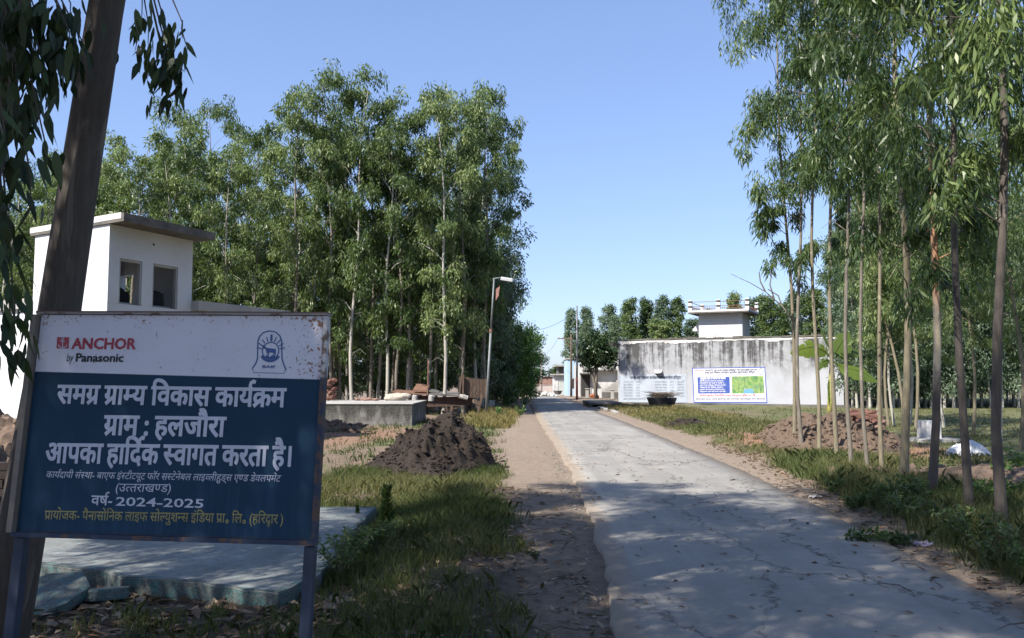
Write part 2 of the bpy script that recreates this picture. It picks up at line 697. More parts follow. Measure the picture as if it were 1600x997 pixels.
def stroke(pts, wd):
    vs, fs = [], []
    for i, p in enumerate(pts):
        a = Vector(pts[max(i - 1, 0)])
        b = Vector(pts[min(i + 1, len(pts) - 1)])
        t = (b - a).normalized()
        n_ = Vector((-t.y, t.x)) * wd / 2
        vs += [(p[0] + n_.x, p[1] + n_.y), (p[0] - n_.x, p[1] - n_.y)]
    fs = [(2 * i, 2 * i + 1, 2 * i + 3, 2 * i + 2) for i in range(len(pts) - 1)]
    return vs, fs


MATRA_PRE = '\u093f'
MARKS = set('\u093e\u0940\u0941\u0942\u0943\u0945\u0947\u0948\u0949\u094b\u094c\u0902\u0901\u0903')


def typeset(text, off=0.0, rule=True):
    """faces of a line of text in em units with its total width"""
    V, F = [], []
    pen = 0.0
    sw = .078 + 2 * off
    big = max(0.0, off - .011)
    off = min(off, .011)
    lay = [0]

    def put(vs, fs, x=0.0, plain=False):
        for sx, sy in (((0, 0),) if big == 0 or plain else ((-1, .6), (1, .6), (1, -.6), (-1, -.6))):
            b = len(V)
            lay[0] += 1
            V.extend((a + x + sx * big, c + sy * big, lay[0] % 12) for a, c in vs)
            F.extend(tuple(i + b for i in f) for f in fs)
    i = 0
    n = len(text)

    def isC(c):
        return '\u0915' <= c <= '\u0939'
    while i < n:
        ch = text[i]
        if not isC(ch):
            vs, fs, adv = glyph(ch, off)
            if ch == '॰':
                vs = [(x, y - .34) for x, y in vs]
            put(vs, fs, pen)
            pen += adv
            i += 1
            continue
        cl = []
        reph = False
        if ch == 'र' and i + 2 < n and text[i + 1] == HALANT and isC(text[i + 2]):
            reph = True
            i += 2
        halves = []
        rakar = False
        expl = False
        while True:
            base = text[i]
            i += 1
            if i < n and text[i] == HALANT:
                if i + 1 < n and text[i + 1] == 'र':
                    rakar = True
                    i += 2
                    break
                if i + 1 < n and isC(text[i + 1]) and (base not in 'टठडढछहङद' or (base == 'द' and text[i + 1] == 'व')):
                    halves.append(base)
                    i += 1
                    continue
                expl = True
                i += 1
                break
            break
        marks = []
        while i < n and (text[i] in MARKS or text[i] == MATRA_PRE):
            marks.append(text[i])
            i += 1
        if MATRA_PRE in marks:
            marks.remove(MATRA_PRE)
            vs, fs, adv = glyph(MATRA_PRE, off)
            put(vs, fs, pen)
            pen += min(adv, .27)
        if halves == ['द']:
            vs, fs, adv = glyph('द', off)
            put(vs, fs, pen)
            v2, f2, a2 = glyph(base, off)
            put([(x * .55 + .18, y * .5 - .27) for x, y in v2], f2, pen)
            pen += adv
        else:
            for hch in halves:
                vs, fs, adv = half(hch, off)
                put(vs, fs, pen)
                pen += adv
            vs, fs, adv = glyph(base, off)
            put(vs, fs, pen)
            if rakar:
                sr = max([x for x, y in vs if y < .06] or [adv]) - sw / 2
                if base == 'क':
                    sr = .5 * adv
                put(*stroke([(sr, .26), (sr - .15, .15), (sr - .34, .0)], sw), pen, True)
            pen += adv
        tail = 0.0
        for mk in marks:
            vs, fs, adv = glyph(mk, off)
            put(vs, fs, pen)
            pen += adv
        if expl:
            vs, fs, adv = glyph(HALANT, off)
            put(vs, fs, pen)
        if reph:
            put(*stroke([(-.10, .60), (-.16, .70), (-.13, .80), (-.03, .86), (.07, .83)], sw), pen, True)
    return V, F, pen



# ------------------------------------------------------------------ ground and road
RL = [(-12, .60), (2, .60), (5.42, .65), (7.6, .80), (10.55, .94), (14.8, 1.03), (20.3, 1.07), (28, 1.06), (38, 1.08), (46, 1.1), (58, 1.2), (78, 1.5), (100, 1.7), (135, 2.0), (170, 2.4)]
RR = [(-12, 3.55), (2, 3.55), (5.96, 3.59), (7.6, 3.65), (10.55, 3.89), (14.8, 4.12), (21, 4.2), (32, 4.3), (42, 4.27), (60, 4.5), (78, 4.8), (100, 5.0), (135, 5.4), (170, 6)]
DR = [(-12, 3.8), (6.4, 3.85), (8.5, 4.03), (10.55, 4.28), (13.5, 4.55), (17.1, 4.95), (22, 5.15), (26.4, 5.16), (34.8, 5.2), (45.7, 4.8), (60, 4.9), (170, 6.3)]
DL = [(-12, .1), (6, .12), (8, .1), (11, -.02), (14, -.05), (18, -.2), (24, -.3), (31, -.35), (38, -.15), (45, .2), (58, .7), (170, 2.2)]


def interp(tab, Y):
    return np.interp(Y, [a for a, b in tab], [b for a, b in tab])


def hgt(x, y):
    x = np.asarray(x, float)
    y = np.asarray(y, float)
    rl, rr, dr = interp(RL, y), interp(RR, y), interp(DR, y)
    off = np.maximum(np.maximum(rl - x, x - rr), 0)
    k = sstep(.1, 1.6, off)
    h = .045 * vnoise(x, y, .55, 1) + .03 * vnoise(x, y, 1.7, 2) + .016 * vnoise(x, y, 5, 3)
    h = h * k + .012 * vnoise(x, y, 2.3, 4) * (1 - k)
    verge = sstep(0, .7, x - dr) * sstep(3.5, 1.2, x - dr)
    h = h + .10 * verge
    h = h + np.where((x < 0) & (y > 4) & (y < 12), -.05 * sstep(-.6, -1.6, x), 0)
    h = h - .055 * sstep(.25, -.15, off)
    return h + dip(y)


def axis(segs):
    out = []
    for a, b, st in segs:
        out.append(np.arange(a, b, st))
    out.append([segs[-1][1]])
    return np.concatenate(out)


gx = axis([(-700, -100, 100), (-100, -30, 10), (-30, -8, 1.1), (-8, 10, .14), (10, 30, .8), (30, 100, 10), (100, 700, 100)])
gy = axis([(-120, -20, 20), (-20, 3, 1.5), (3, 16, .15), (16, 34, .3), (34, 70, 1.0), (70, 180, 6), (180, 900, 90)])
XX, YY = np.meshgrid(gx, gy)
ZZ = hgt(XX, YY)
nx, ny = len(gx), len(gy)
idx = np.arange(nx * ny).reshape(ny, nx)
FF = np.stack([idx[:-1, :-1], idx[:-1, 1:], idx[1:, 1:], idx[1:, :-1]], -1).reshape(-1, 4)
ground = fast_mesh('ground', np.stack([XX, YY, ZZ], -1).reshape(-1, 3), FF, M['ground'], smooth=True)
tag(ground, kind='structure')


def grass_amt(x, y):
    dr, dl = interp(DR, y), interp(DL, y)
    n1 = vnoise(x, y, .5, 21)
    n2 = vnoise(x, y, 1.3, 22)
    right = sstep(-.05, .35, x - dr + .15 * n2) * (.75 + .25 * n1)
    right = right * (1 - .75 * sstep(30, 44, y) * sstep(14, 8, x))
    left = sstep(0, .5, dl - x + .35 * n2) * np.where((y < 15.5) & (x > -2.8), .72 + .4 * n1 + .2 * n2, .42 + .5 * n1 + .2 * n2)
    left = left * np.where(y > 34, .55, 1.0)
    left = np.where((x < -1.2) & (y < 7), left * .25, left)
    return np.clip(np.where(x > 2, right, left), 0, 1)


def red_amt(x, y):
    d = ((x - 7.9) / 2.6) ** 2 + ((y - 21.5) / 4.2) ** 2
    d2 = ((x + 5.5) / 2.8) ** 2 + ((y - 25.5) / 5) ** 2
    d3 = ((x - 8.2) / 3) ** 2 + ((y - 13.5) / 1.6) ** 2
    return np.clip(sstep(1.3, .4, d) + .5 * sstep(1.4, .5, d2) + .5 * sstep(1.3, .5, d3), 0, 1)


def sand_amt(x, y):
    rl, rr, dr, dl = interp(RL, y), interp(RR, y), interp(DR, y), interp(DL, y)
    a = sstep(-.5, .2, x - dl) * sstep(.5, -.1, x - dr)
    return np.clip(a * (.65 + .35 * sstep(9, 16, y)) + .55 * sstep(44, 60, y), 0, 1)


def humus_shade_amt(x, y):  # dark leafy soil, with tree shade on the near dirt painted in
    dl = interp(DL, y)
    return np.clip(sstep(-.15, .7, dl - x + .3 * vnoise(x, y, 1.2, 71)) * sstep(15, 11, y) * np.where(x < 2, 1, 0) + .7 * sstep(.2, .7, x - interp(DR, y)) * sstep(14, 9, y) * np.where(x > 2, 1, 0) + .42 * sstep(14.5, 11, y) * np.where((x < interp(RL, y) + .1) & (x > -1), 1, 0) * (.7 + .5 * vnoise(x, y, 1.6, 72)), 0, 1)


for nm, fn in (('humus_shade', humus_shade_amt), ('grass', lambda x, y: grass_amt(x, y) * (1 - .8 * red_amt(x, y))), ('red', red_amt), ('sand', sand_amt)):
    a = ground.data.attributes.new(nm, 'FLOAT', 'POINT')
    a.data.foreach_set('value', fn(XX, YY).astype(np.float32).ravel())

ys = np.concatenate([np.arange(-12, 3, 1.0), np.arange(3, 24, .10), np.arange(24, 60, .4), np.arange(60, 171, 3.0)])
ns = 15
rl = interp(RL, ys) +   .03 * vnoise(ys, ys * 0, 1.1, 31) + .03 * vnoise(ys, ys * 0, 4.0, 32) + .028 * vnoise(ys, ys * 0, 9.0, 36)
rr = interp(RR, ys) + .03 * vnoise(ys, ys * 0, 1.0, 33) + .03 * vnoise(ys, ys * 0, 3.7, 34)
tt = np.linspace(0, 1, ns)
RX = rl[:, None] * (1 - tt) + rr[:, None] * tt
RY = np.repeat(ys[:, None], ns, 1)
RZ = .012 + .02 * (1 - (2 * tt - 1) ** 2)[None, :] + .004 * vnoise(RX, RY, 1.2, 35) + dip(RY)
RZ[:, 0] -= .07
RZ[:, -1] -= .07
RX[:, 1] = RX[:, 0] + .01
RX[:, -2] = RX[:, -1] - .01
idx = np.arange(len(ys) * ns).reshape(len(ys), ns)
FF = np.stack([idx[:-1, :-1], idx[:-1, 1:], idx[1:, 1:], idx[1:, :-1]], -1).reshape(-1, 4)
road = fast_mesh('road', np.stack([RX, RY, RZ], -1).reshape(-1, 3), FF, M['road'], smooth=False)
tag(road, kind='structure')
ea = road.data.attributes.new('edge', 'FLOAT', 'POINT')
dl_ = np.minimum(RX - rl[:, None], rr[:, None] - RX)
ev = np.clip(1 - dl_ / .50, 0, 1) * .92 + .35 * sstep(14, 30, RY) * np.clip(1 - dl_ / 1.3, 0, 1) + .25 * sstep(40, 60, RY)
ea.data.foreach_set('value', np.clip(ev, 0, 1).astype(np.float32).ravel())

# ------------------------------------------------------------------ trees
def unit(a):
    return a / np.maximum(np.linalg.norm(a, axis=-1, keepdims=True), 1e-6)


def leaves(rng, centres, rads, per, L, W, droop=1.0, tint0=None, flat=(.9, .9, 1.15)):
    """drooping lance-shaped leaves round clump centres"""
    k = len(centres)
    idx = np.repeat(np.arange(k), per)
    n = len(idx)
    g = rng.normal(size=(n, 3))
    g = unit(g) * (rng.random((n, 1)) ** .45)
    C = centres[idx] + g * rads[idx, None] * np.array(flat)
    D = unit(rng.normal(size=(n, 3)) * np.array([.55, .55, .4]) + np.array([0, 0, -droop]) + g * .35)
    S = unit(np.cross(D, rng.normal(size=(n, 3))))
    Nn = np.cross(D, S)
    l = L * rng.uniform(.6, 1.25, (n, 1))
    wd = W * rng.uniform(.7, 1.3, (n, 1))
    mid = C + D * l * .42 + Nn * l * .06
    tip = C + D * l + Nn * l * rng.uniform(-.22, .12, (n, 1))
    V = np.stack([C, mid + S * wd / 2, tip, mid - S * wd / 2], 1).reshape(-1, 3)
    F = np.arange(4 * n).reshape(n, 4)
    ct = rng.random(k) if tint0 is None else tint0
    t = np.clip(.45 * ct[idx] + .55 * rng.random(n), 0, 1)
    return V, F, np.repeat(t, 4)


def tree_data(seed, H, r0, base, R, limbs, per, L, W, droop, clump_r, bend=.25, shape='tall', twigs=3, steep=(.5, 1.0), flat=(.9, .9, 1.15), sprays=0):
    rng = np.random.default_rng(seed)
    mb = MB()
    nseg = 12
    zt = np.linspace(0, 1, nseg)
    ax, ay = rng.uniform(-1, 1, 2) * bend
    ph = rng.uniform(0, 6, 4)
    tx = lambda t: ax * t * t + .06 * bend * np.sin(5 * t + ph[0]) + .10 * bend * np.sin(11 * t + ph[1]) - .06 * bend * np.sin(ph[0]) - .1 * bend * np.sin(ph[1])
    ty = lambda t: ay * t * t + .06 * bend * np.sin(6 * t + ph[2]) + .10 * bend * np.sin(10 * t + ph[3]) - .06 * bend * np.sin(ph[2]) - .1 * bend * np.sin(ph[3])
    pts = [Vector((float(tx(t)), float(ty(t)), H * t - (.15 if i == 0 else 0))) for i, t in enumerate(zt)]
    rs = [max(r0 * (1 - .93 * t) ** .85, .008) * 1 for i, t in enumerate(zt)]
    pts.insert(1, Vector((pts[0].x, pts[0].y, .16)))
    rs = [rs[0] * 1.75, rs[0] * 1.12] + rs[1:]
    mb.tube(pts, rs, 10)
    cen, rd = [], []
    az = rng.uniform(0, 6)
    for i in range(limbs):
        t = base + (1 - base) * ((i + .5 * rng.random()) / limbs)
        az += 2.4 + rng.uniform(-.5, .5)
        p0 = np.array([tx(t), ty(t), H * t])
        u = (t - base) / (1 - base)
        if shape == 'tall':
            prof = (.55 + .75 * u) * (1 - u ** 5 * .65)
        elif shape == 'col':
            prof = math.sqrt(max(.03, 1 - u ** 3)) * (.75 + .25 * math.sin(9 * u + az))
        else:
            prof = math.sqrt(max(0.05, 1 - (u * 1.7 - .8) ** 2))
        Ln = R * prof * rng.uniform(.6, 1.25)
        el = rng.uniform(*steep) if shape != 'round' else rng.uniform(.2, .9)
        hd = np.array([math.cos(az), math.sin(az), 0])
        lp = []
        for q in np.linspace(0, 1, 6):
            rise = Ln * (math.tan(el) * q * (1 - .42 * q))
            lp.append(p0 + hd * Ln * q + np.array([0, 0, rise]) + rng.normal(size=3) * .03 * Ln * (q > 0))
        rb = max(r0 * (1 - .93 * t) ** .85 * .45, .008)
        mb.tube([Vector(q) for q in lp], [rb * (1 - .8 * j / 5) for j in range(6)], 5, False)
        lp = np.array(lp)
        cen.append(lp[-1])
        rd.append(clump_r * rng.uniform(.7, 1.25))
        for q in range(twigs):
            s = rng.uniform(.3, .98)
            j = min(int(s * 5), 4)
            b0 = lp[j] + (lp[j + 1] - lp[j]) * (s * 5 - j)
            dv = unit(rng.normal(size=3) * np.array([1, 1, .5]) + hd * .5)
            ln = R * rng.uniform(.2, .5)
            e1 = b0 + dv * ln * .6 + np.array([0, 0, .12 * ln])
            e2 = b0 + dv * ln + np.array([0, 0, -.25 * ln * droop])
            mb.tube([Vector(b0), Vector(e1), Vector(e2)], [rb * .4, rb * .25, .004], 4, False)
            cen.append(e2)
            rd.append(clump_r * rng.uniform(.55, 1.1))
    for i in range(sprays):                       # short leafy shoots on the bare part of the trunk
        t = base * rng.uniform(.62, 1.05)
        p0 = np.array([tx(t), ty(t), H * t])
        a_ = rng.uniform(0, 6.28)
        hd = np.array([math.cos(a_), math.sin(a_), 0])
        ln = rng.uniform(.3, 1.0)
        e1 = p0 + hd * ln * .6 + np.array([0, 0, .35 * ln])
        e2 = p0 + hd * ln + np.array([0, 0, rng.uniform(-.1, .35) * ln])
        mb.tube([Vector(p0), Vector(e1), Vector(e2)], [.010, .007, .003], 4, False)
        if rng.random() < .8:
            cen.append(e2)
            rd.append(clump_r * rng.uniform(.45, .8))
            cen.append(e1)
            rd.append(clump_r * rng.uniform(.3, .5))
    cen = np.array(cen)
    rd = np.array(rd)
    V, F, t = leaves(rng, cen, rd, per, L, W, droop, None, flat)
    return mb, V, F, t


def make_tree(name, label, cat, data, leafm, barkm, group=None):
    mb, V, F, t = data
    root = thing(name, label, cat, group=group)
    mb.build('trunk', barkm, root, smooth=True)
    fast_mesh('crown', V, F, leafm, root, tint=t)
    return root


PROTO = {}
USED = set()


def proto(key, fn):
    if key not in PROTO:
        PROTO[key] = fn()
    return PROTO[key]


def place(key, x, y, rz, sc, label, group=None, tilt=(0, 0), name=None, sxy=None):
    src = PROTO[key]
    if key in USED:
        o = copy_tree(src)
    else:
        o = src
        USED.add(key)
    o.location = (x, y, float(hgt(x, y)) - .02)
    o.rotation_euler = (tilt[0], tilt[1], rz)
    k = sxy if sxy else sc
    o.scale = (k, k, sc)
    o['label'] = label
    o['category'] = 'tree'
    if group:
        o['group'] = group
    elif 'group' in o.keys():
        del o['group']
    return o


# grove trees seen from 35 m and more
for k_ in range(6):
    PROTO['far%d' % k_] = make_tree('eucalyptus_tree', 'x', 'tree', tree_data(100 + k_, 15, .085, [.30, .22, .36, .26, .18, .32][k_], 1.5, 16, 100, .24, .060, 1.2, .45, .8, 'tall', 3, (.7, 1.15), (.9, .9, 1.15), 3), M['leaf'], M['bark_pale'] if k_ % 2 else M['bark'])
for k_ in range(3):
    PROTO['low%d' % k_] = make_tree('eucalyptus_tree', 'x', 'tree', tree_data(140 + k_, 12, .08, .07, 1.7, 30, 62, .23, .07, .7, .50, .5), M['leaf_grey'] if k_ else M['leaf'], M['bark_pale'])


def top_at(px):
    return np.interp(px, [-80, 0, 90, 170, 215, 250, 300, 345, 372, 388, 410, 450, 520, 590, 606, 616, 628, 650, 700, 760, 800, 815],
                     [270, 262, 248, 222, 205, 165, 162, 135, 150, 200, 160, 140, 122, 122, 150, 232, 175, 150, 140, 126, 135, 175])


front = [  # px of the trunk foot, distance, extra word
    (455, 38.5, 'pale trunk just beyond the rusty top corner of the signboard'),
    (484, 40.0, 'slightly leaning trunk over the end of the rusty signboard'),
    (520, 39.0, 'slim trunk behind the end of the low concrete tank'),
    (552, 38.2, 'pale straight trunk behind the middle of the low concrete tank'),
    (580, 39.5, 'leaning pale trunk behind the concrete tank, crossing its neighbours'),
    (604, 38.4, 'whitish trunk standing behind the pale sack on the tank'),
    (620, 38.8, 'whitish trunk just past the pale sack on the tank'),
    (637, 40.0, 'thin trunk behind the two concrete stubs on the tank'),
    (668, 39.4, 'thin dark trunk behind the rusty cart bed'),
    (693, 38.0, 'thick forked pale trunk rising behind the rusty cart bed'),
    (724, 40.5, 'thin trunk behind the upright boards of the cart'),
    (745, 42.5, 'trunk between the cart boards and the street lamp'),
]
rng = np.random.default_rng(5)
gi = 0
for px, Y, words in front:
    x = (px - 800) / FPX * Y
    H = 1.65 + (592 - top_at(px)) / FPX * Y
    place('far%d' % (gi % 6), x, Y, rng.uniform(0, 6.28), H / 15 * rng.uniform(.95, 1.0), 'tall eucalyptus, ' + words, 'eucalyptus trees of the dense grove', (rng.uniform(-.02, .02), rng.uniform(-.015, .02)), sxy=1.0)
    gi += 1
back = []
for row, Y in enumerate((36, 41.5, 44, 46.5, 50, 54, 58, 63)):
    for px in np.arange(-60, 800, [66, 64, 74, 80, 82, 72, 54, 36][row]):
        p = px + rng.uniform(-16, 16)
        y = Y + rng.uniform(-1, 1)
        if row == 0 and p > 370:
            continue
        x = (p - 800) / FPX * y
        if x > -.9 - (y - 40) * .02:
            continue
        back.append((p, x, y, row))
for p, x, y, row in back:
    H = (1.65 + (592 - top_at(p)) / FPX * y) * rng.uniform(.80, 1.0)
    H = min(H, 17.5)
    low = row >= 6 or (row >= 2 and rng.random() < .4)
    if p < 380:
        lab = 'eucalyptus in the dense grove behind the white flat-roofed house'
    else:
        lab = 'eucalyptus deep in the dense grove behind the tank and cart'
    if low:
        place('low%d' % (gi % 3), x, y, rng.uniform(0, 6.28), min(H, rng.uniform(8, 13)) / 12, lab, 'eucalyptus deep in the grove', sxy=1.1)
    else:
        place('far%d' % (gi % 6), x, y, rng.uniform(0, 6.28), H / 15, lab, 'eucalyptus deep in the grove', (rng.uniform(-.02, .02), rng.uniform(-.02, .02)), sxy=rng.uniform(.9, 1.1))
    gi += 1
# the grove's road edge: a drooping dark tree, then greener ones further down
PROTO['edge'] = make_tree('eucalyptus_tree', 'x', 'tree', tree_data(171, 9, .10, .10, 1.9, 34, 110, .24, .06, 1.0, .62, .5), M['leaf_dark'], M['bark'])
PROTO['bushy'] = make_tree('bushy_tree', 'x', 'tree', tree_data(172, 5.5, .10, .06, 2.0, 30, 120, .20, .08, .5, .62, .3, 'round'), M['leaf_bright'], M['bark'])
place('edge', -.9, 47, .4, .92, 'dark drooping young eucalyptus at the roadside just past the street lamp')
place('edge', -2.2, 50, 2.4, 1.0, 'dark drooping eucalyptus behind the one past the street lamp')
place('bushy', .15, 60, 0, .95, 'bright green bushy tree leaning over the road beyond the grove')
place('bushy', .4, 70, 2, .95, 'second bright green bushy tree further down the road')
place('bushy', -2.2, 64, 4, 1.2, 'bright green bushy tree tucked against the end of the grove')
place('bushy', .9, 84, 1.3, .75, 'low green tree beside the cream wall far down the road')
place('bushy', -1.2, 55, 1.3, .62, 'low green shrub-like tree at the foot of the grove edge')

# roadside row
for k_ in range(5):
    PROTO['near%d' % k_] = make_tree('eucalyptus_tree', 'x', 'tree', tree_data(200 + k_, 12.5, .047, [.46, .38, .42, .36, .34][k_], 1.45, 13, 118, .175, .030, 1.25, .36, .6, 'tall', 4, (.45, 1.05), (.95, .95, 1.1), 4), M['leaf_near'], [M['bark_olive'], M['bark'], M['bark_olive'], M['bark_orange'], M['bark_dark']][k_])
for k_, bk_ in ((5, 'bark_olive'), (6, 'bark_orange'), (7, 'bark_dark'), (8, 'bark_dark')):
    PROTO['near%d' % k_] = make_tree('eucalyptus_tree', 'x', 'tree', tree_data(210 + k_, 12, .050, [.38, .42, .34, .38][k_ - 5], 1.45, 15, 120, .185, .030, 1.4, .36, .5, 'tall', 4, (.4, 1.0), (.95, .95, 1.2), 5), M['leaf_near'], M[bk_])
row = [
    (1238, 19.2, 0, 'crooked greenish trunk at the road-far end of the row'),
    (1249, 18.7, 1, 'straight trunk second from the far end of the row'),
    (1276, 18.0, 2, 'trunk third from the far end, before the red earth mound'),
    (1303, 16.5, 0, 'trunk rising right in front of the banana plant'),
    (1325, 15.1, 1, 'trunk just past the banana plant, before its broad leaf'),
    (1350, 14.3, 1, 'slim brownish trunk before the loose red bricks'),
    (1372, 14.1, 2, 'slim bent trunk at the edge of the loose red bricks'),
    (1407, 12.7, 5, 'stout olive trunk with shaded foot'),
    (1449, 11.2, 6, 'orange peeling bark, before the white plastered block'),
    (1505, 9.9, 7, 'dark twisted foot, before the white heap'),
    (1555, 8.9, 8, 'thickest straight grey trunk, nearest to the camera'),
]
rng = np.random.default_rng(9)
tl = {1238: (0, .015), 1449: (0, -.045), 1505: (0, -.045), 1407: (0, -.02), 1555: (0, -.015), 1249: (0, -.005), 1276: (0, -.015)}
for px, Y, k_, words in row:
    x = (px - 800) / FPX * Y
    lab = 'roadside eucalyptus, ' + words
    sc = 1.0 + .08 * rng.random() if Y > 13 else .95
    r_ = {1555: 1.1, 1449: 1.08, 1505: .95, 1407: 1.2, 1325: .8, 1350: .7, 1372: .75}.get(px, .92)
    place('near%d' % k_, x, Y, rng.uniform(0, 6.28), sc, lab, 'eucalyptus row along the road', tl.get(px, (rng.uniform(-.01, .01), rng.uniform(-.01, .01))), sxy=r_)
first = [o for o in COL.objects if o.get('label', '').endswith('crooked greenish trunk at the road-far end of the row')][0]
FM = (Matrix.Translation(first.location) @ first.rotation_euler.to_matrix().to_4x4() @ Matrix.Diagonal((*first.scale, 1)))
WM[first.name] = FM
mb = MB()
for path in ([(1238, 500), (1222, 478), (1196, 456), (1172, 442), (1142, 428)], [(1196, 456), (1188, 440), (1186, 425)], [(1210, 468), (1203, 445), (1206, 422), (1212, 408)], [(1222, 478), (1216, 462), (1200, 452)]):
    q_ = [P(x, y, 19.2 - .02 * i) for i, (x, y) in enumerate(path)]
    mb.tube(q_, [.016 * (1 - .2 * i) + .002 for i in range(len(q_))], 5, False)
mb.build('bare_branch', M['bark'], first, smooth=True)
# thin trees between the row and the field grove
for k_ in range(2):
    PROTO['thin%d' % k_] = make_tree('eucalyptus_sapling', 'x', 'tree', tree_data(230 + k_, 9.5, .050, .36, 1.1, 20, 70, .19, .036, 1.1, .40, .6, 'tall', 3, (.5, 1.0), (1, 1, 1.1), 4), M['leaf'], M['bark_pale'] if k_ else M['bark_olive'])
thin = [
    (1384, 29, (0, -.03), 'pale sapling trunk in the clump beyond the loose bricks, straightest'),
    (1393, 29.5, (0, .0), 'pale sapling trunk in the middle of the clump beyond the loose bricks'),
    (1410, 28.5, (0, -.13), 'sapling trunk leaning strongly over in the clump beyond the bricks'),
    (1366, 33, (0, -.06), 'thin sapling by the dark end of the stained wall'),
    (1374, 34, (0, -.04), 'thin pale sapling behind the banana plant leaves'),
    (1418, 31, (0, .0), 'thin sapling just behind the stout olive trunk'),
    (1427, 27, (0, .01), 'thin sapling between the olive trunk and the orange one'),
    (1470, 28.8, (0, .01), 'lone thin sapling behind the white plastered block'),
    (1516, 23.8, (0, .02), 'thin sapling in the field beyond the white heap'),
    (1557, 22.4, (0, .06), 'leaning sapling in the field beyond the thickest trunk'),
    (1590, 20.3, (0, -.01), 'sapling in the field at the end of the picture edge'),
]
for i, (px, Y, tlt, words) in enumerate(thin):
    place('thin%d' % (i % 2), (px - 800) / FPX * Y, Y, rng.uniform(0, 6.28), 1.0 + rng.uniform(-.1, .15), words, 'saplings in the grassy field', tlt)
# plantation beyond the field
for k_ in range(3):
    PROTO['grove%d' % k_] = make_tree('eucalyptus_tree', 'x', 'tree', tree_data(260 + k_, 12, .07, [.07, .13, .19][k_], 1.4, 30, 62, .23, .065, .8, .50, .4, 'tall', 3, (.5, 1.1)), M['leaf_grey'], M['bark_pale'])
gi = 0
for row_, Y in enumerate((47, 49, 52, 56, 61, 67)):
    for px in np.arange(1335, 1680, [19, 22, 24, 26, 28, 30][row_]):
        p = px + rng.uniform(-6, 6)
        y = Y + rng.uniform(-.5, .5) + (p - 1335) * .008
        H = rng.uniform(9.0, 11.5) + .008 * max(0, p - 1450)
        place('grove%d' % (gi % 3), (p - 800) / FPX * y, y, rng.uniform(0, 6.28), H / 12, 'greyish eucalyptus in the planted rows beyond the grassy field', 'plantation beyond the grassy field', sxy=1.0)
        gi += 1
# trees behind the stained building
for k_ in range(3):
    PROTO['col%d' % k_] = make_tree('eucalyptus_tree', 'x', 'tree', tree_data(280 + k_, 11, .08, .05, .85, 46, 55, .26, .085, .8, .42, .4, 'col', 3, (.1, .5)), M['leaf_grey'] if k_ == 1 else M['leaf'], M['bark_pale'])
for i, (px, Y, top, key, words) in enumerate([
        (893, 84, 478, 'far0', 'slim pale eucalyptus rising behind the utility pole'), (922, 84, 474, 'far1', 'eucalyptus behind the dark roadside tree, fuller side'),
        (950, 80, 473, 'low0', 'round-topped eucalyptus just above the stained wall corner'), (905, 92, 500, 'low1', 'eucalyptus lower behind the utility pole'),
        (968, 88, 490, 'low2', 'small eucalyptus between the two taller groups behind the wall'),
        (985, 84, 462, 'far2', 'narrow tall eucalyptus standing alone above the stained wall'), (1013, 86, 464, 'far3', 'first of three close eucalyptus above the stained wall'),
        (1033, 84, 459, 'far4', 'middle of three close eucalyptus above the stained wall'), (1055, 84, 462, 'far5', 'eucalyptus of the close three that is next to the roof room'),
        (1045, 74, 497, 'low0', 'dark broad eucalyptus below the close three'), (1075, 90, 495, 'low1', 'eucalyptus half hidden by the roof room'),
        (1110, 92, 480, 'low2', 'eucalyptus seen through the roof railing'), (1152, 86, 454, 'far1', 'eucalyptus rising above the roof railing post'),
        (1178, 78, 465, 'low0', 'eucalyptus beside the roof room, over the stained wall'), (1200, 76, 460, 'far2', 'tall eucalyptus between the roof room and the row'),
        (1222, 74, 470, 'low1', 'eucalyptus behind the far end of the row'), (1250, 72, 455, 'far3', 'eucalyptus behind the third trunk of the row'),
        (1280, 70, 450, 'low2', 'eucalyptus above the wall behind the row'), (1310, 66, 440, 'far4', 'eucalyptus above the wall behind the banana plant'),
        (1335, 62, 430, 'low0', 'eucalyptus behind the end of the stained wall'), (1000, 90, 505, 'low1', 'eucalyptus low behind the lone tall one')]):
    H = 1.65 + (592 - top) / FPX * Y
    x = (px - 800) / FPX * Y
    if i < 4:
        x, H, Y = x * 1.25, (H - 1.65) * 1.25 + 1.65, Y * 1.25
    place('col%d' % (1 if i < 4 else i % 3), x, Y, i * 1.7, H / 11, words, 'trees behind the stained building', sxy=1.35 if key.startswith('low') else 1.1)
for i, (px, Y, top) in enumerate([(805, 190, 562), (822, 200, 566), (838, 195, 572), (848, 200, 574), (862, 210, 572), (874, 200, 566), (888, 190, 560), (790, 180, 556)]):
    H = 1.65 + (592 - top) / FPX * Y
    place('col%d' % (i % 3), (px - 800) / FPX * Y, Y, i, H / 11, 'hazy tree on the skyline at the end of the road', 'skyline trees at the end of the road', sxy=2.0)
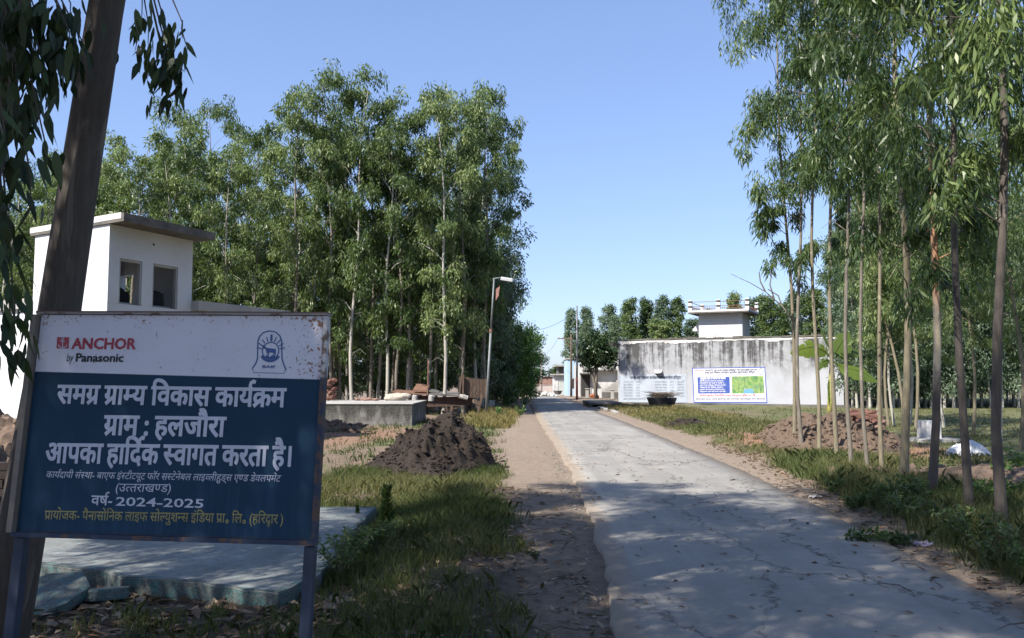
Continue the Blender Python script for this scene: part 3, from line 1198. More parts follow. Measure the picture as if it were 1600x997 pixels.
# roadside trees behind and beside the camera: they throw the shade over the near road
for i, (x, y, s_) in enumerate([(-3.1, 1.2, 1.05), (-3.4, -1.2, 1.0), (-2.9, -3.6, 1.1), (-5.2, 2.4, 1.1), (-6.0, .2, 1.0), (-5.4, -2.2, 1.1), (-4.9, 5.2, 1.0), (-7.2, 3.4, 1.1), (-.6, -4.2, 1.0), (1.0, -5.6, .95), (-4.2, -.4, 1.05), (-5.9, -.9, 1.05), (-7.0, .8, 1.1), (-6.3, 4.4, 1.05), (-5.6, 3.4, 1.0), (5.1, 5.0, 1.0), (4.9, 3.2, 1.05), (4.8, 1.2, 1.0), (4.9, -1.0, 1.05), (4.8, -3.4, 1.0)]):
    place('near%d' % (5 + i % 4 if (x < -4 and -2.5 < y < .5) or (x, y) in ((-7.2, 3.4), (-6.3, 4.4), (-5.2, 2.4), (-7.0, .8)) else i % 5), x, y, i * 2.1, s_, 'roadside eucalyptus standing out of the picture beside the camera', 'eucalyptus along both sides of the near road', sxy=1.25)

# ------------------------------------------------------------------ the welcome signboard
def sign_material():
    m = N('sign_panel_paint')
    v = m.co('Object')
    x, y, z = m.xyz(v)
    n1 = m.noise(2.2, 5, .6, v)
    n2 = m.noise(85, 4, .6, v)
    n3 = m.noise(9, 4, .6, v)
    wob = m.math('ADD', z, m.math('MULTIPLY', x, .016))
    hd = m.ramp(m.math('ADD', m.math('MULTIPLY', wob, 100), -19.6 + .5, True), [(.4, 0), (.6, 1)])
    drip = m.noise(1.0, 3, .6, m.co('Object', (38, 1, 1.6)))
    blue = m.mix(m.ramp(n1, [(.35, 0), (.7, 1)]), (.005, .030, .062), (.007, .041, .086))
    fade = m.math('MULTIPLY', m.ramp(drip, [(.5, 0), (.72, .7)]), m.ramp(m.math('MULTIPLY', z, -1), [(.0, 0), (.42, 1)]))
    blue = m.mix(m.math('MULTIPLY', fade, .3), blue, (.06, .13, .22))
    white = m.mix(m.ramp(n1, [(.35, 0), (.75, 1)]), (.66, .65, .73), (.56, .555, .62))
    edge = m.math('MULTIPLY', m.ramp(m.math('DIVIDE', m.math('ABSOLUTE', m.math('ADD', x, .04)), .66), [(.72, 0), (.95, .10), (1, .19)]), m.ramp(m.math('ADD', x, .5), [(.0, .55), (.3, .2), (1, 1)]))
    spots = m.math('ADD', m.math('ADD', m.math('MULTIPLY', n2, .75), m.math('MULTIPLY', n3, .25)), edge)
    spots = m.math('ADD', spots, m.ramp(z, [(.40, 0), (.46, .10)]))
    rust = m.ramp(spots, [(.635, 0), (.665, .9)])
    rc = m.mix(n2, (.30, .13, .035), (.16, .065, .025))
    white = m.mix(rust, white, rc)
    col = m.mix(hd, blue, white)
    low = m.ramp(m.math('ADD', m.math('MULTIPLY', z, -1), m.math('MULTIPLY', n3, .03)), [(.445, 0), (.468, .8)])
    col = m.mix(low, col, (.07, .045, .03))
    return m.done(col, .6, 0, .25)


M['sign_panel'] = sign_material()


def sign_frame_material():
    m = N('sign_frame_rusty_paint')
    v = m.co('Object')
    x, y, z = m.xyz(v)
    n = m.noise(14, 5, .65, v)
    up = m.ramp(m.math('ADD', z, .5), [(.69, 0), (.70, 1)])
    paint = m.mix(up, (.018, .032, .065), (.46, .44, .45))
    top = m.ramp(m.math('ADD', z, .5), [(.945, 0), (.955, 1)])
    r = m.math('MAXIMUM', m.ramp(n, [(.5, 0), (.58, .9)]), top)
    col = m.mix(r, paint, m.mix(m.noise(40, 3), (.13, .065, .038), (.07, .042, .03)))
    return m.done(col, .7)


M['sign_frame'] = sign_frame_material()
M['sign_side'] = simple('dusty_brown_angle_iron', (.17, .145, .12), .7, .3, 12)
M['sign_post'] = simple('navy_post_paint', (.016, .027, .052), .6, .4, 8)
M['letter_white'] = simple('white_letter_paint', (.50, .51, .60), .5, .1, 9)
M['letter_yellow'] = simple('faded_yellow_letter_paint', (.27, .24, .09), .6, .3, 25)
M['letter_red'] = simple('red_letter_paint', (.36, .035, .055), .5, .3, 40)
M['letter_black'] = simple('black_letter_paint', (.012, .012, .016), .5, .1, 9)
M['letter_blue'] = simple('blue_emblem_paint', (.035, .085, .24), .5, .15, 9)

SW, SH = 1.25, .918
yaw, tilt, roll = rad(-5.097), rad(-5.669), rad(.6546)
cR, sR = math.cos(roll), math.sin(roll)
Rr = Matrix(((cR, 0, sR), (0, 1, 0), (-sR, 0, cR)))
cT, sT = math.cos(tilt), math.sin(tilt)
Rt = Matrix(((1, 0, 0), (0, cT, -sT), (0, sT, cT)))
R3 = Matrix.Rotation(yaw, 3, 'Z') @ Rt @ Rr
SC = Vector((-1.372, 3.4666, 1.4679))
SM = Matrix.Translation(SC) @ R3.to_4x4()
SMi = SM.inverted()
sign = thing('welcome_signboard', 'rusty blue and white welcome signboard on two posts beneath the leaning trunk', 'signboard', mat4=SM)


def suv(px, py):
    """pixel of the photograph -> metres across and up on the sign's face"""
    o = SMi @ Vector((0, 0, CAMZ))
    d = SMi.to_3x3() @ (P(px, py, 3) - Vector((0, 0, CAMZ)))
    k = (-.012 - o.y) / d.y
    q = o + d * k
    return q.x, q.z


def local(parent, name, mat, V, F, smooth=False, label=None):
    me = bpy.data.meshes.new(name)
    me.from_pydata([tuple(p) for p in V], [], F)
    me.validate()
    if smooth:
        me.shade_smooth()
    me.materials.append(mat)
    o = bpy.data.objects.new(name, me)
    COL.objects.link(o)
    o.parent = parent
    WM[o.name] = wm(parent)
    if label:
        o['label'] = label
    return o


class LB(MB):
    """the same collector in the parent's own coordinates"""

    def build(s, name, mat, parent, smooth=False, bevel=0.0, label=None):
        Mp = wm(parent)
        s.v = [tuple(Mp @ Vector(p)) for p in s.v]
        return MB.build(s, name, mat, parent, smooth, bevel, label)


panel = LB().box((0, .0, 0), (SW - .03, .016, SH - .03)).build('panel', M['sign_panel'], sign)
fr = LB()
fr.box((0, -.004, SH / 2 - .006), (SW, .044, .012))
fr.box((0, -.004, -SH / 2 + .009), (SW, .046, .018))
fr.box((SW / 2 - .009, -.006, .0), (.018, .044, SH - .034))
fr.build('frame', M['sign_frame'], sign, bevel=.0015)
sf = LB().box((-SW / 2 - .002, .008, 0), (.024, .085, SH - .034))
sf.build('side_bar', M['sign_side'], sign, bevel=.0015)
for sx in (-1, 1):
    pb = LB()
    pb.box((sx * (SW / 2 - .028), .012, -SH / 2 - .55), (.042, .042, 1.09))
    pb.build('post', M['sign_post'], sign, bevel=.003)

LIFT = -.0095
TEXTS = []


def sign_line(text, pl, pr, hgt_px, off, mat, em_h=.622, slant=0.0):
    """pl, pr: pixels of the headline's (or cap line's) two ends; hgt_px: headline to baseline"""
    V, F, wdt = typeset(text, off)
    (u0, v0), (u1, v1) = suv(*pl), suv(*pr)
    (ua, va) = suv((pl[0] + pr[0]) / 2, (pl[1] + pr[1]) / 2 + hgt_px)
    hh = (v0 + v1) / 2 - va
    xs = [x for x, y, l in V]
    x0, x1 = min(xs), max(xs)
    ex = Vector((u1 - u0, 0, v1 - v0)) / (x1 - x0)
    k = hh / em_h
    out = []
    for x, y, l in V:
        p = Vector((u0, 0, v0)) + ex * (x - x0) + Vector((slant * k * (y - em_h), 0, k * (y - em_h)))
        out.append((p.x, LIFT - .00012 * l, p.z))
    return local(panel, 'lettering', mat, out, F)


sign_line('समग्र ग्राम्य विकास कार्यक्रम', (89.8, 602), (448, 607.4), 28, .030, M['letter_white'])
sign_line('ग्राम : हलजौरा', (162.7, 649.6), (354, 652.3), 29.5, .030, M['letter_white'])
sign_line('आपका हार्दिक स्वागत करता है।', (72.4, 693), (456, 698), 30, .030, M['letter_white'])
sign_line('कार्यदायी संस्था- बाएफ इंस्टीटयूट फॉर सस्टेनेबल लाइव्लीहुड्\u200cस एण्ड डेवलपमेंट'.replace('\u200c', ''), (73, 736.8), (439.6, 743), 9.8, .002, M['letter_white'], slant=.16)
sign_line('(उत्तराखण्ड)', (181.8, 756), (268, 757), 12, .003, M['letter_white'], slant=.1)
sign_line('वर्ष-', (142.7, 774.5), (175.5, 775.3), 14.5, .013, M['letter_white'])
sign_line('2024-2025', (181.5, 776), (318.6, 779.5), 14, .014, M['letter_white'], .727)
sign_line('प्रायोजक- पैनासोनिक लाइफ सोल्युशन्स इंडिया प्रा॰ लि॰ (हरिद्वार )', (69.7, 798), (442.8, 804.5), 13.5, .010, M['letter_yellow'])
sign_line('ANCHOR', (112.5, 527.3), (213.3, 527.8), 17.5, .034, M['letter_red'], .727)
sign_line('by', (105.6, 551.5), (115.5, 551.7), 13.0, .0, M['letter_black'], .727, .1)
sign_line('Panasonic', (118.9, 551.3), (193.5, 551.8), 13.4, .030, M['letter_black'], .727)
# red square with an anchor
q = [suv(88.6, 526.6), suv(107.4, 526.8), suv(106.6, 544.8), suv(87.6, 544.4)]
local(panel, 'logo_square', M['letter_red'], [(a, LIFT, b) for a, b in q], [(3, 2, 1, 0)])
Va, Fa = [], []


def add_stroke(V, F, pts, wd, lift):
    vs, fs = stroke(pts, wd)
    b = len(V)
    V += [(a, lift, c) for a, c in vs]
    F += [tuple(i + b for i in f) for f in fs]


def suvs(pts):
    return [suv(*p) for p in pts]


add_stroke(Va, Fa, suvs([(97.6, 531), (97.3, 542)]), .0045, LIFT - .001)
add_stroke(Va, Fa, suvs([(94.2, 532.8), (101, 533)]), .004, LIFT - .001)
add_stroke(Va, Fa, suvs([(91, 538.5), (92, 541.5), (95, 543), (97.3, 543.2), (100, 543), (103, 541.5), (104, 538.5)]), .0042, LIFT - .001)
add_stroke(Va, Fa, [(suv(97.7, 529)[0] + .0045 * math.cos(a), suv(97.7, 529)[1] + .0045 * math.sin(a)) for a in np.linspace(0, 2 * PI, 11)], .003, LIFT - .001)
local(panel, 'logo_anchor', M['letter_white'], Va, Fa)
# bell-shaped emblem with a cow, sun rays and four letters
Va, Fa = [], []
arch = [(393.7, 576), (396.5, 572), (400, 566), (402, 559), (402.3, 545), (402.6, 533), (405, 526), (411, 519.5), (420, 517), (430, 518.5), (437, 525), (439.8, 533), (440, 545), (440.2, 560), (442, 567), (444.5, 573), (446.5, 578)]
add_stroke(Va, Fa, suvs(arch), .0052, LIFT)
add_stroke(Va, Fa, suvs([(393.7, 576), (396, 581.8), (443.5, 583.4), (446.5, 578)]), .0022, LIFT)
cx_, cz_ = suv(422.4, 548)
rr_ = abs(suv(435.3, 548)[0] - cx_)
add_stroke(Va, Fa, [(cx_ + rr_ * math.cos(a), cz_ + rr_ * math.sin(a)) for a in np.linspace(0, 2 * PI, 33)], .0045, LIFT)
for a in np.radians([12, 30, 50, 70, 90, 110, 130, 150, 168]):
    r1 = rr_ * (1.75 if abs(a - PI / 2) > .05 else 1.95)
    add_stroke(Va, Fa, [(cx_ + rr_ * 1.12 * math.cos(a), cz_ + rr_ * 1.12 * math.sin(a)), (cx_ + r1 * math.cos(a), cz_ + r1 * math.sin(a))], .0042 if abs(a - PI / 2) > .05 else .009, LIFT)
add_stroke(Va, Fa, [(cx_ + rr_ * 1.22 * math.cos(a), cz_ + rr_ * 1.22 * math.sin(a)) for a in np.linspace(PI * 1.17, PI * 1.83, 15)], .010, LIFT)


def poly_px(pts):
    b = len(Va)
    for p in pts:
        u, v_ = suv(*p)
        Va.append((u, LIFT, v_))
    Fa.append(tuple(range(b, b + len(pts)))[::-1])


poly_px([(414, 543.2), (429, 545), (430, 551), (416, 551)])            # cow's trunk
poly_px([(409.5, 540.3), (411.5, 539.2), (415.5, 542.4), (415.5, 546), (412.5, 544.6), (410, 543.6)])
for xx in (416.2, 418.6, 426.4, 428.6):
    poly_px([(xx, 550.5), (xx + 1.5, 550.5), (xx + 1.4, 556.2), (xx + .2, 556.2)])
poly_px([(429, 545), (430.4, 545.6), (430.8, 553), (430, 553)])
poly_px([(413, 557.5), (417, 554.5), (421, 558), (425, 554.5), (431, 557.5), (427, 560.3), (418, 560.3)])
local(panel, 'emblem', M['letter_blue'], Va, Fa)
sign_line('BAIF', (409.8, 570.2), (430.3, 570.8), 4.6, .02, M['letter_blue'], .727)

# ------------------------------------------------------------------ the two trunks beside the sign, with hanging leaves
def hang_leaves(specs, rng, L=.125, W=.032):
    """ovate leaves hanging from twigs: specs = (px, py, Y, spread x, spread z, count)"""
    V, F, t = [], [], []
    prof = [(0, 0), (.12, .62), (.36, 1.0), (.68, .62), (1, 0)]
    for px, py, Y, sx, sz, n_ in specs:
        c = P(px, py, Y)
        for _ in range(int(n_ * (1.35 if n_ > 18 else 1.1))):
            g = rng.normal(size=3)
            b = np.array(c) + g * np.array([sx, sx * 1.2, sz])
            d = unit(np.array([rng.normal() * .28, rng.normal() * .28, -1.0]))
            s_ = unit(np.cross(d, rng.normal(size=3)))
            nn = np.cross(d, s_)
            l = L * rng.uniform(.6, 1.25)
            wd = W * rng.uniform(.7, 1.25) / 2
            k = len(V)
            bend = rng.uniform(-.2, .2)
            right, left = [], []
            for q, ww in prof:
                m_ = b + d * l * q + nn * l * bend * q * q
                right.append(m_ + s_ * wd * ww)
                left.append(m_ - s_ * wd * ww)
            pts = right + left[1:-1][::-1]
            V += pts
            F.append(tuple(range(k, k + len(pts))))
            t += [rng.random()] * len(pts)
    return np.array(V), np.array(F), np.array(t)


def trunk_tree(label, ptsrad, specs, seed, top, H):
    root = thing('eucalyptus_tree', label, 'tree', (ptsrad[0][0][0], ptsrad[0][0][1], 0))
    mb = MB()
    mb.tube([p for p, r in ptsrad], [r for p, r in ptsrad], 20)
    rng = np.random.default_rng(seed)
    cen, rd = [], []
    a0 = np.array(top)
    for i in range(26):
        z = 5.2 + (H - 5.2) * i / 25
        k = np.array([np.interp(z, [p[2] for p, r in ptsrad], [p[j] for p, r in ptsrad]) for j in (0, 1)])
        az = i * 2.4 + rng.uniform(-.4, .4)
        ln = rng.uniform(.7, 1.9)
        e = np.array([k[0] + math.cos(az) * ln, k[1] + math.sin(az) * ln, z + .5 * ln])
        mb.tube([Vector((k[0], k[1], z)), Vector(((k[0] + e[0]) / 2, (k[1] + e[1]) / 2, z + .4 * ln)), Vector(e)], [.03, .018, .006], 5, False)
        for _ in range(4):
            cen.append(e + rng.normal(size=3) * .4)
            rd.append(.55)
    for px, py, Y, sx, sz, n_ in specs:              # twigs reaching the hanging sprays
        c = P(px, py, Y)
        s0 = Vector((a0[0], a0[1], max(c.z + .35, 3.9)))
        mid = (s0 + c) / 2 + Vector((0, 0, .22))
        mb.tube([s0, mid, c + Vector((0, 0, .03)), c - Vector((0, 0, sz))], [.012, .006, .003, .002], 5, False)
    mb.build('trunk', M['bark_dark'], root, smooth=True)
    V, F, t = leaves(rng, np.array(cen), np.array(rd), 90, .17, .03, 1.3)
    V2, F2, t2 = hang_leaves(specs, rng)
    off = np.array([ptsrad[0][0][0], ptsrad[0][0][1], 0])
    fast_mesh('crown', V - off, F, M['leaf_near'], root, tint=t)
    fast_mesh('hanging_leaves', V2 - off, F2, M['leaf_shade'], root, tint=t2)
    return root


trunk_tree('large bare brown trunk leaning over behind the rusty welcome signboard', [((-2.68, 4.5, -.1), .125), ((-2.55, 4.5, .9), .118), ((-2.40, 4.5, 2.0), .104), ((-2.31, 4.5, 2.8), .096), ((-2.21, 4.5, 3.65), .089), ((-1.9, 4.5, 6), .09), ((-1.6, 4.6, 9), .06), ((-1.5, 4.6, 13), .02)],
           [(232, 48, 4.3, .05, .07, 10), (262, 60, 4.3, .06, .09, 16), (255, 100, 4.3, .05, .07, 30), (268, 118, 4.3, .05, .06, 26), (252, 80, 4.35, .04, .06, 16), (285, 45, 4.25, .03, .05, 6), (222, 12, 4.2, .03, .05, 5), (180, 60, 4.6, .03, .06, 4)], 301, (-2.1, 4.45), 13)
trunk_tree('dark shaded trunk and hanging leaves at the picture edge by the signboard', [((-3.1, 4.0, -.1), .17), ((-2.86, 4.0, 1.2), .16), ((-2.70, 4.0, 2.0), .155), ((-2.50, 4.0, 3.4), .145), ((-2.3, 4.0, 6), .12), ((-2.2, 4.1, 9), .08), ((-2.1, 4.1, 13.5), .02)],
           [(15, 25, 3.4, .07, .06, 34), (55, 30, 3.5, .07, .06, 34), (95, 25, 3.6, .06, .05, 22), (20, 95, 3.4, .07, .07, 34), (60, 85, 3.5, .06, .07, 30), (92, 95, 3.5, .05, .06, 24), (108, 60, 3.5, .03, .06, 12), (30, 165, 3.4, .06, .08, 30), (72, 130, 3.45, .04, .07, 12),
            (8, 230, 3.3, .05, .08, 26), (38, 240, 3.4, .02, .04, 4), (70, 235, 3.3, .05, .02, 7), (15, 310, 3.3, .05, .08, 22), (48, 295, 3.3, .02, .03, 3), (8, 400, 3.3, .04, .09, 20), (22, 495, 3.3, .035, .06, 20), (18, 540, 3.3, .03, .03, 8), (110, 15, 3.7, .05, .03, 12), (128, 75, 3.7, .02, .05, 5)], 302, (-2.6, 3.95), 13.5)

# ------------------------------------------------------------------ white flat-roofed house
HC = Vector((-9.55, 20.0, 0))
d1 = Vector((.39, .921, 0)).normalized()          # along the facade with two openings
d2 = Vector((-.844, .536, 0)).normalized()        # along the plain bright face
n1_ = Vector((.921, -.39, 0)).normalized()
house = thing('white_house', 'white flat-roofed house with a rooftop room behind the welcome signboard', 'house', tuple(HC))


def hp(a, b, z):
    return HC + d1 * a + d2 * b + Vector((0, 0, z))


def hbox(mb, a0, a1, b0, b1, z0, z1):
    vs = [hp(a, b, z) for z in (z0, z1) for a, b in ((a0, b0), (a1, b0), (a1, b1), (a0, b1))]
    return mb.add(vs, [(3, 2, 1, 0), (4, 5, 6, 7), (0, 1, 5, 4), (1, 2, 6, 5), (2, 3, 7, 6), (3, 0, 4, 7)])


ZR, ZT = 3.45, 5.32
mb = MB()
hbox(mb, .006, 6.2, .006, 4.9, -.3, ZR - .002)
mb.build('ground_storey', M['white'], house)
mb = MB()
hbox(mb, .004, .2, 0, 3.25, ZR, ZT)          # bright face wall (thickness along a)
# facade wall with two openings, thickness along b
op = [(.33, 1.02), (1.36, 2.2)]
zo = 4.55
xs = [.2, op[0][0], op[0][1], op[1][0], op[1][1], 2.7]
for i in range(5):
    if i in (1, 3):
        hbox(mb, xs[i], xs[i + 1], .004, .2, zo, ZT)
    else:
        hbox(mb, xs[i], xs[i + 1], .004, .2, ZR, ZT)
# far walls
hbox(mb, 2.5, 2.7, .2, 2.3, ZR, ZT)
hbox(mb, 2.5, 2.7, 2.3, 2.95, zo, ZT)
hbox(mb, 2.5, 2.7, 2.95, 3.25, ZR, ZT)
hbox(mb, .2, .9, 3.05, 3.25, ZR + .26, ZT)
hbox(mb, 1.7, 2.5, 3.05, 3.25, ZR + .26, ZT)
hbox(mb, .9, 1.7, 3.05, 3.25, 4.9, ZT)
mb.build('rooftop_room', M['white'], house)
mb = MB()
hbox(mb, 2.703, 6.5, -.30, 5.1, ZR, ZR + .258)
hbox(mb, -.10, 2.70, 3.253, 5.1, ZR, ZR + .258)
hbox(mb, .2, 2.5, .203, 3.04, ZR, ZR + .06)
slab_ = mb.build('roof_terrace', M['conc_light'], house, bevel=.01)
mb = MB()
hbox(mb, -.05, 2.95, -.62, 3.4, ZT + .003, ZT + .07)
for a0, a1, b0, b1 in ((-.05, 2.95, -.62, -.52), (2.85, 2.95, -.518, 3.4)):
    hbox(mb, a0, a1, b0, b1, ZT + .073, ZT + .20)
mb.build('roof_slab', M['roof_edge'], house)
mb = MB()
hbox(mb, -.055, .06, -.515, 3.42, ZT + .075, ZT + .22)
mb.build('parapet', M['white_old'], house)
for a0, a1 in op:
    mb = MB()
    hbox(mb, a0 + .003, a0 + .05, .03, .14, ZR + .02, zo - .003)
    hbox(mb, a1 - .05, a1 - .003, .03, .14, ZR + .02, zo - .003)
    hbox(mb, a0 + .052, a1 - .052, .03, .14, zo - .06, zo - .003)
    mb.build('door_frame', M['conc_light'], house)
mb = MB()
mb.tube([hp(1.35, .06, 5.02), hp(1.35, -.02, 5.02)], .025, 8)
mb.build('pipe_outlet', M['black'], house)
# crates of things left on the terrace behind the openings
for a, b, s_, lab in ((.75, .75, (.7, .4, .30), 'dark bundle just inside the first opening of the rooftop room'), (1.8, .45, (.45, .35, .34), 'dark bucket inside the second opening of the rooftop room')):
    mb = MB()
    c = hp(a, b, ZR + .06 + s_[2] / 2)
    mb.box(c, s_, .4, taper=.9)
    mb.lump((c.x, c.y, c.z + s_[2] / 2), s_[0] * .35, int(a * 9), (1, .7, .5))
    o = mb.build('bundle', M['black'], None, bevel=.02)
    tag(o, lab, 'bundle')

# ------------------------------------------------------------------ stained wall building with the two painted boards
A_ = Vector((7.17, 57.5, 0))
B_ = Vector((19.8, 51.0, 0))
bd = (B_ - A_).normalized()
bn = Vector((bd.y, -bd.x, 0))                     # towards the camera
BL_ = (B_ - A_).length
bld = thing('stained_building', 'long low building with black-streaked whitewashed wall behind the tree row', 'building', tuple(A_))
HB = 4.22


def bp(a, b, z):
    return A_ + bd * a - bn * b + Vector((0, 0, z))


def bbox(mb, a0, a1, b0, b1, z0, z1):
    vs = [bp(a, b, z) for z in (z0, z1) for a, b in ((a0, b0), (a1, b0), (a1, b1), (a0, b1))]
    return mb.add(vs, [(3, 2, 1, 0), (4, 5, 6, 7), (0, 1, 5, 4), (1, 2, 6, 5), (2, 3, 7, 6), (3, 0, 4, 7)])


mb = MB()
bbox(mb, 0, BL_, 0, 11, -.3, HB - .003)
mb.build('wall', M['wall_stained'], bld)
mb = MB()
for k in range(24):                               # broken uneven roof edge
    a0, a1 = BL_ * k / 24, BL_ * (k + 1) / 24
    bbox(mb, a0 + .003, a1 - .003, -.05 - .03 * random.random(), .35, HB + .0, HB + .06 + .09 * random.random())
bbox(mb, -.05, BL_ + .05, .352, 11.1, HB, HB + .05)
bbox(mb, -.75, -.055, .35, 4, HB - .32, HB - .12)
mb.build('roof_edge', M['roof_edge'], bld)
mb = MB()
nb = 90
tp_ = [bp(BL_ * k / nb, -.022, HB - .004) for k in range(nb + 1)]
bt_ = [bp(BL_ * k / nb, -.022, HB - .10 - .10 * random.random() - .10 * (vnoise(k * .13, 0, 1, 5) > 0)) for k in range(nb + 1)]
mb.add(tp_ + bt_, [(k, k + 1, nb + 2 + k, nb + 1 + k) for k in range(nb)])
mb.build('whitewash_band', M['white_old'], bld)
mb = MB()
bbox(mb, -.3, BL_ + .4, -.5, -.003, -.3, .10)
mb.build('plinth', M['conc'], bld, bevel=.01)


def wallhit(px, py, lift=0.0):
    o = Vector((0, 0, CAMZ))
    d = P(px, py, 10) - o
    k = (A_ + bn * lift - o).dot(bn) / d.dot(bn)
    q = o + d * k
    return (q - A_).dot(bd), q.z


# broken spout with its shadow
a_, z_ = wallhit(1029, 581)
mb = MB()
mb.add([bp(a_ - .28, -.003, z_ + .13), bp(a_ + .28, -.003, z_ + .10), bp(a_ + .30, -.36, z_ + .0), bp(a_ - .12, -.30, z_ - .05),
        bp(a_ - .28, -.003, z_ - .08), bp(a_ + .28, -.003, z_ - .10), bp(a_ + .27, -.35, z_ - .08), bp(a_ - .1, -.28, z_ - .12)],
       [(0, 1, 2, 3), (7, 6, 5, 4), (0, 4, 5, 1), (1, 5, 6, 2), (2, 6, 7, 3), (3, 7, 4, 0)])
mb.build('broken_ledge', M['white'], bld)

# rooftop stair room
T0 = Vector((0, 0, 0))
ta0 = (P(1092, 520, 66) - A_).dot(bd)
TC = P(1092, 520, 65)
TC.z = HB + .05
TD = P(1160, 520, 63.6)
TD.z = TC.z
td = (TD - TC).normalized()
tn = Vector((td.y, -td.x, 0))
TL = (TD - TC).length


def tp(a, b, z):
    return TC + td * a - tn * b + Vector((0, 0, z))


def tbox(mb, a0, a1, b0, b1, z0, z1):
    vs = [tp(a, b, z) for z in (z0, z1) for a, b in ((a0, b0), (a1, b0), (a1, b1), (a0, b1))]
    return mb.add(vs, [(3, 2, 1, 0), (4, 5, 6, 7), (0, 1, 5, 4), (1, 2, 6, 5), (2, 3, 7, 6), (3, 0, 4, 7)])


TZ = 2.32
mb = MB()
tbox(mb, 0, TL, 0, 3.2, 0, TZ - .003)
tr_ = mb.build('stair_room', M['white'], bld)
mb = MB()
tbox(mb, -.62, TL + .62, -.75, 3.8, TZ, TZ + .10)
mb.build('slab', M['roof_edge'], tr_)
mb = MB()
tbox(mb, -.62, TL + .62, -.753, 3.8, TZ + .103, TZ + .24)
mb.add([tp(-.55, .35, 1.05), tp(-.003, .35, 1.05), tp(-.003, .35, 1.75), tp(-.55, .35, 1.2), tp(-.55, 2.0, 1.05), tp(-.003, 2.0, 1.05), tp(-.003, 2.0, 1.75), tp(-.55, 2.0, 1.2)],
       [(0, 1, 2, 3), (7, 6, 5, 4), (0, 3, 7, 4), (3, 2, 6, 7), (0, 4, 5, 1), (1, 5, 6, 2)])
mb.build('cornice', M['white'], tr_)
M['stripe_post'] = None


def striped():
    m = N('black_and_white_striped_posts')
    z = m.xyz(m.co('World'))[2]
    s_ = m.math('FRACT', m.math('DIVIDE', z, .36))
    return m.done(m.mix(m.ramp(s_, [(.49, 0), (.51, 1)]), (.78, .78, .78), (.06, .055, .05)), .7)


M['stripe_post'] = striped()
for a in (-.50, TL / 2, TL + .50):
    mb = MB()
    tbox(mb, a - .13, a + .13, -.70, -.44, TZ + .243, TZ + 1.02)
    mb.build('railing_post', M['stripe_post'], tr_)
for a in (-.50, TL + .50):
    mb = MB()
    tbox(mb, a - .13, a + .13, 3.4, 3.66, TZ + .243, TZ + 1.02)
    mb.build('railing_post', M['stripe_post'], tr_)
mb = MB()


def rail(p, q):
    for z in (TZ + .38, TZ + .55, TZ + .88):
        mb.bar(p + Vector((0, 0, z)), q + Vector((0, 0, z)), .035)
    n_ = int((q - p).length / .16)
    for i in range(n_ + 1):
        r_ = p.lerp(q, i / n_)
        mb.bar(r_ + Vector((0, 0, TZ + .25)), r_ + Vector((0, 0, TZ + .56)), .018)


rail(tp(-.36, -.57, 0), tp(TL / 2 - .14, -.57, 0))
rail(tp(TL / 2 + .14, -.57, 0), tp(TL + .36, -.57, 0))
rail(tp(-.5, -.42, 0), tp(-.5, 3.38, 0))
rail(tp(TL + .5, -.42, 0), tp(TL + .5, 3.38, 0))
mb.build('railing', M['steel_rust'], tr_)
mb = MB()
for a, h in ((TL * .47, .95), (TL * .50, .7), (TL * .56, .8), (TL * .60, .6)):
    mb.bar(tp(a, -2.0, 0), tp(a + .05, -2.0, h), .025)
mb.build('reinforcing_rod', M['steel_rust'], bld)

# --- painted boards on the wall
M['paint_pale'] = plaster('pale_blue_painted_notice', (.37, .41, .46), (.28, .31, .35), .8)
M['board_white'] = simple('white_board_paint', (.62, .61, .66), .6, .05, 2)
M['board_blue'] = simple('royal_blue_board_paint', (.035, .075, .30), .6, .15, 3)
M['board_red'] = simple('red_board_paint', (.50, .09, .10), .6, .2, 5)
M['board_dark'] = simple('dark_board_paint', (.04, .045, .08), .6, .2, 5)
M['board_faint'] = simple('faded_grey_board_paint', (.25, .28, .33), .7, .4, 5)


def garden_pic():
    m = N('painted_village_map')
    v = m.co('World')
    a = m.noise(2.2, 5, .7, v)
    c = m.ramp(a, [(.30, (.035, .12, .05)), (.42, (.13, .27, .07)), (.5, (.27, .34, .11)), (.56, (.08, .22, .08)), (.66, (.36, .33, .18)), (.75, (.05, .16, .09))])
    tr = m.noise(1, 4, .7, m.co('World', (7, 7, 1.2)))
    c = m.mix(m.ramp(tr, [(.55, 0), (.62, .7)]), c, (.04, .12, .05))
    return m.done(c, .6)


M['board_pic'] = garden_pic()


def wq(px, py):
    return wallhit(px, py)


def board_thing(name, label, cat, corners, mat):
    """a thin painted sheet on the wall with corners given clockwise from the upper one by the camera's road side"""
    pts = [wq(*c) for c in corners]
    c0 = bp(pts[0][0], 0, pts[0][1])
    root = thing(name, label, cat, tuple(c0))
    mb = MB()
    fr_ = [bp(a, -.012, z) for a, z in pts]
    bk_ = [bp(a, -.002, z) for a, z in pts]
    mb.add(fr_ + bk_, [(3, 2, 1, 0), (4, 5, 6, 7), (0, 1, 5, 4), (1, 2, 6, 5), (2, 3, 7, 6), (3, 0, 4, 7)])
    mb.build('sheet', mat, root)
    return root


def wall_poly(root, name, px, mat, lift=.016):
    mb = MB()
    pts = [bp(a, -lift, z) for a, z in (wq(*c) for c in px)]
    mb.add(pts, [tuple(range(len(pts)))[::-1]])
    return mb.build(name, mat, root)


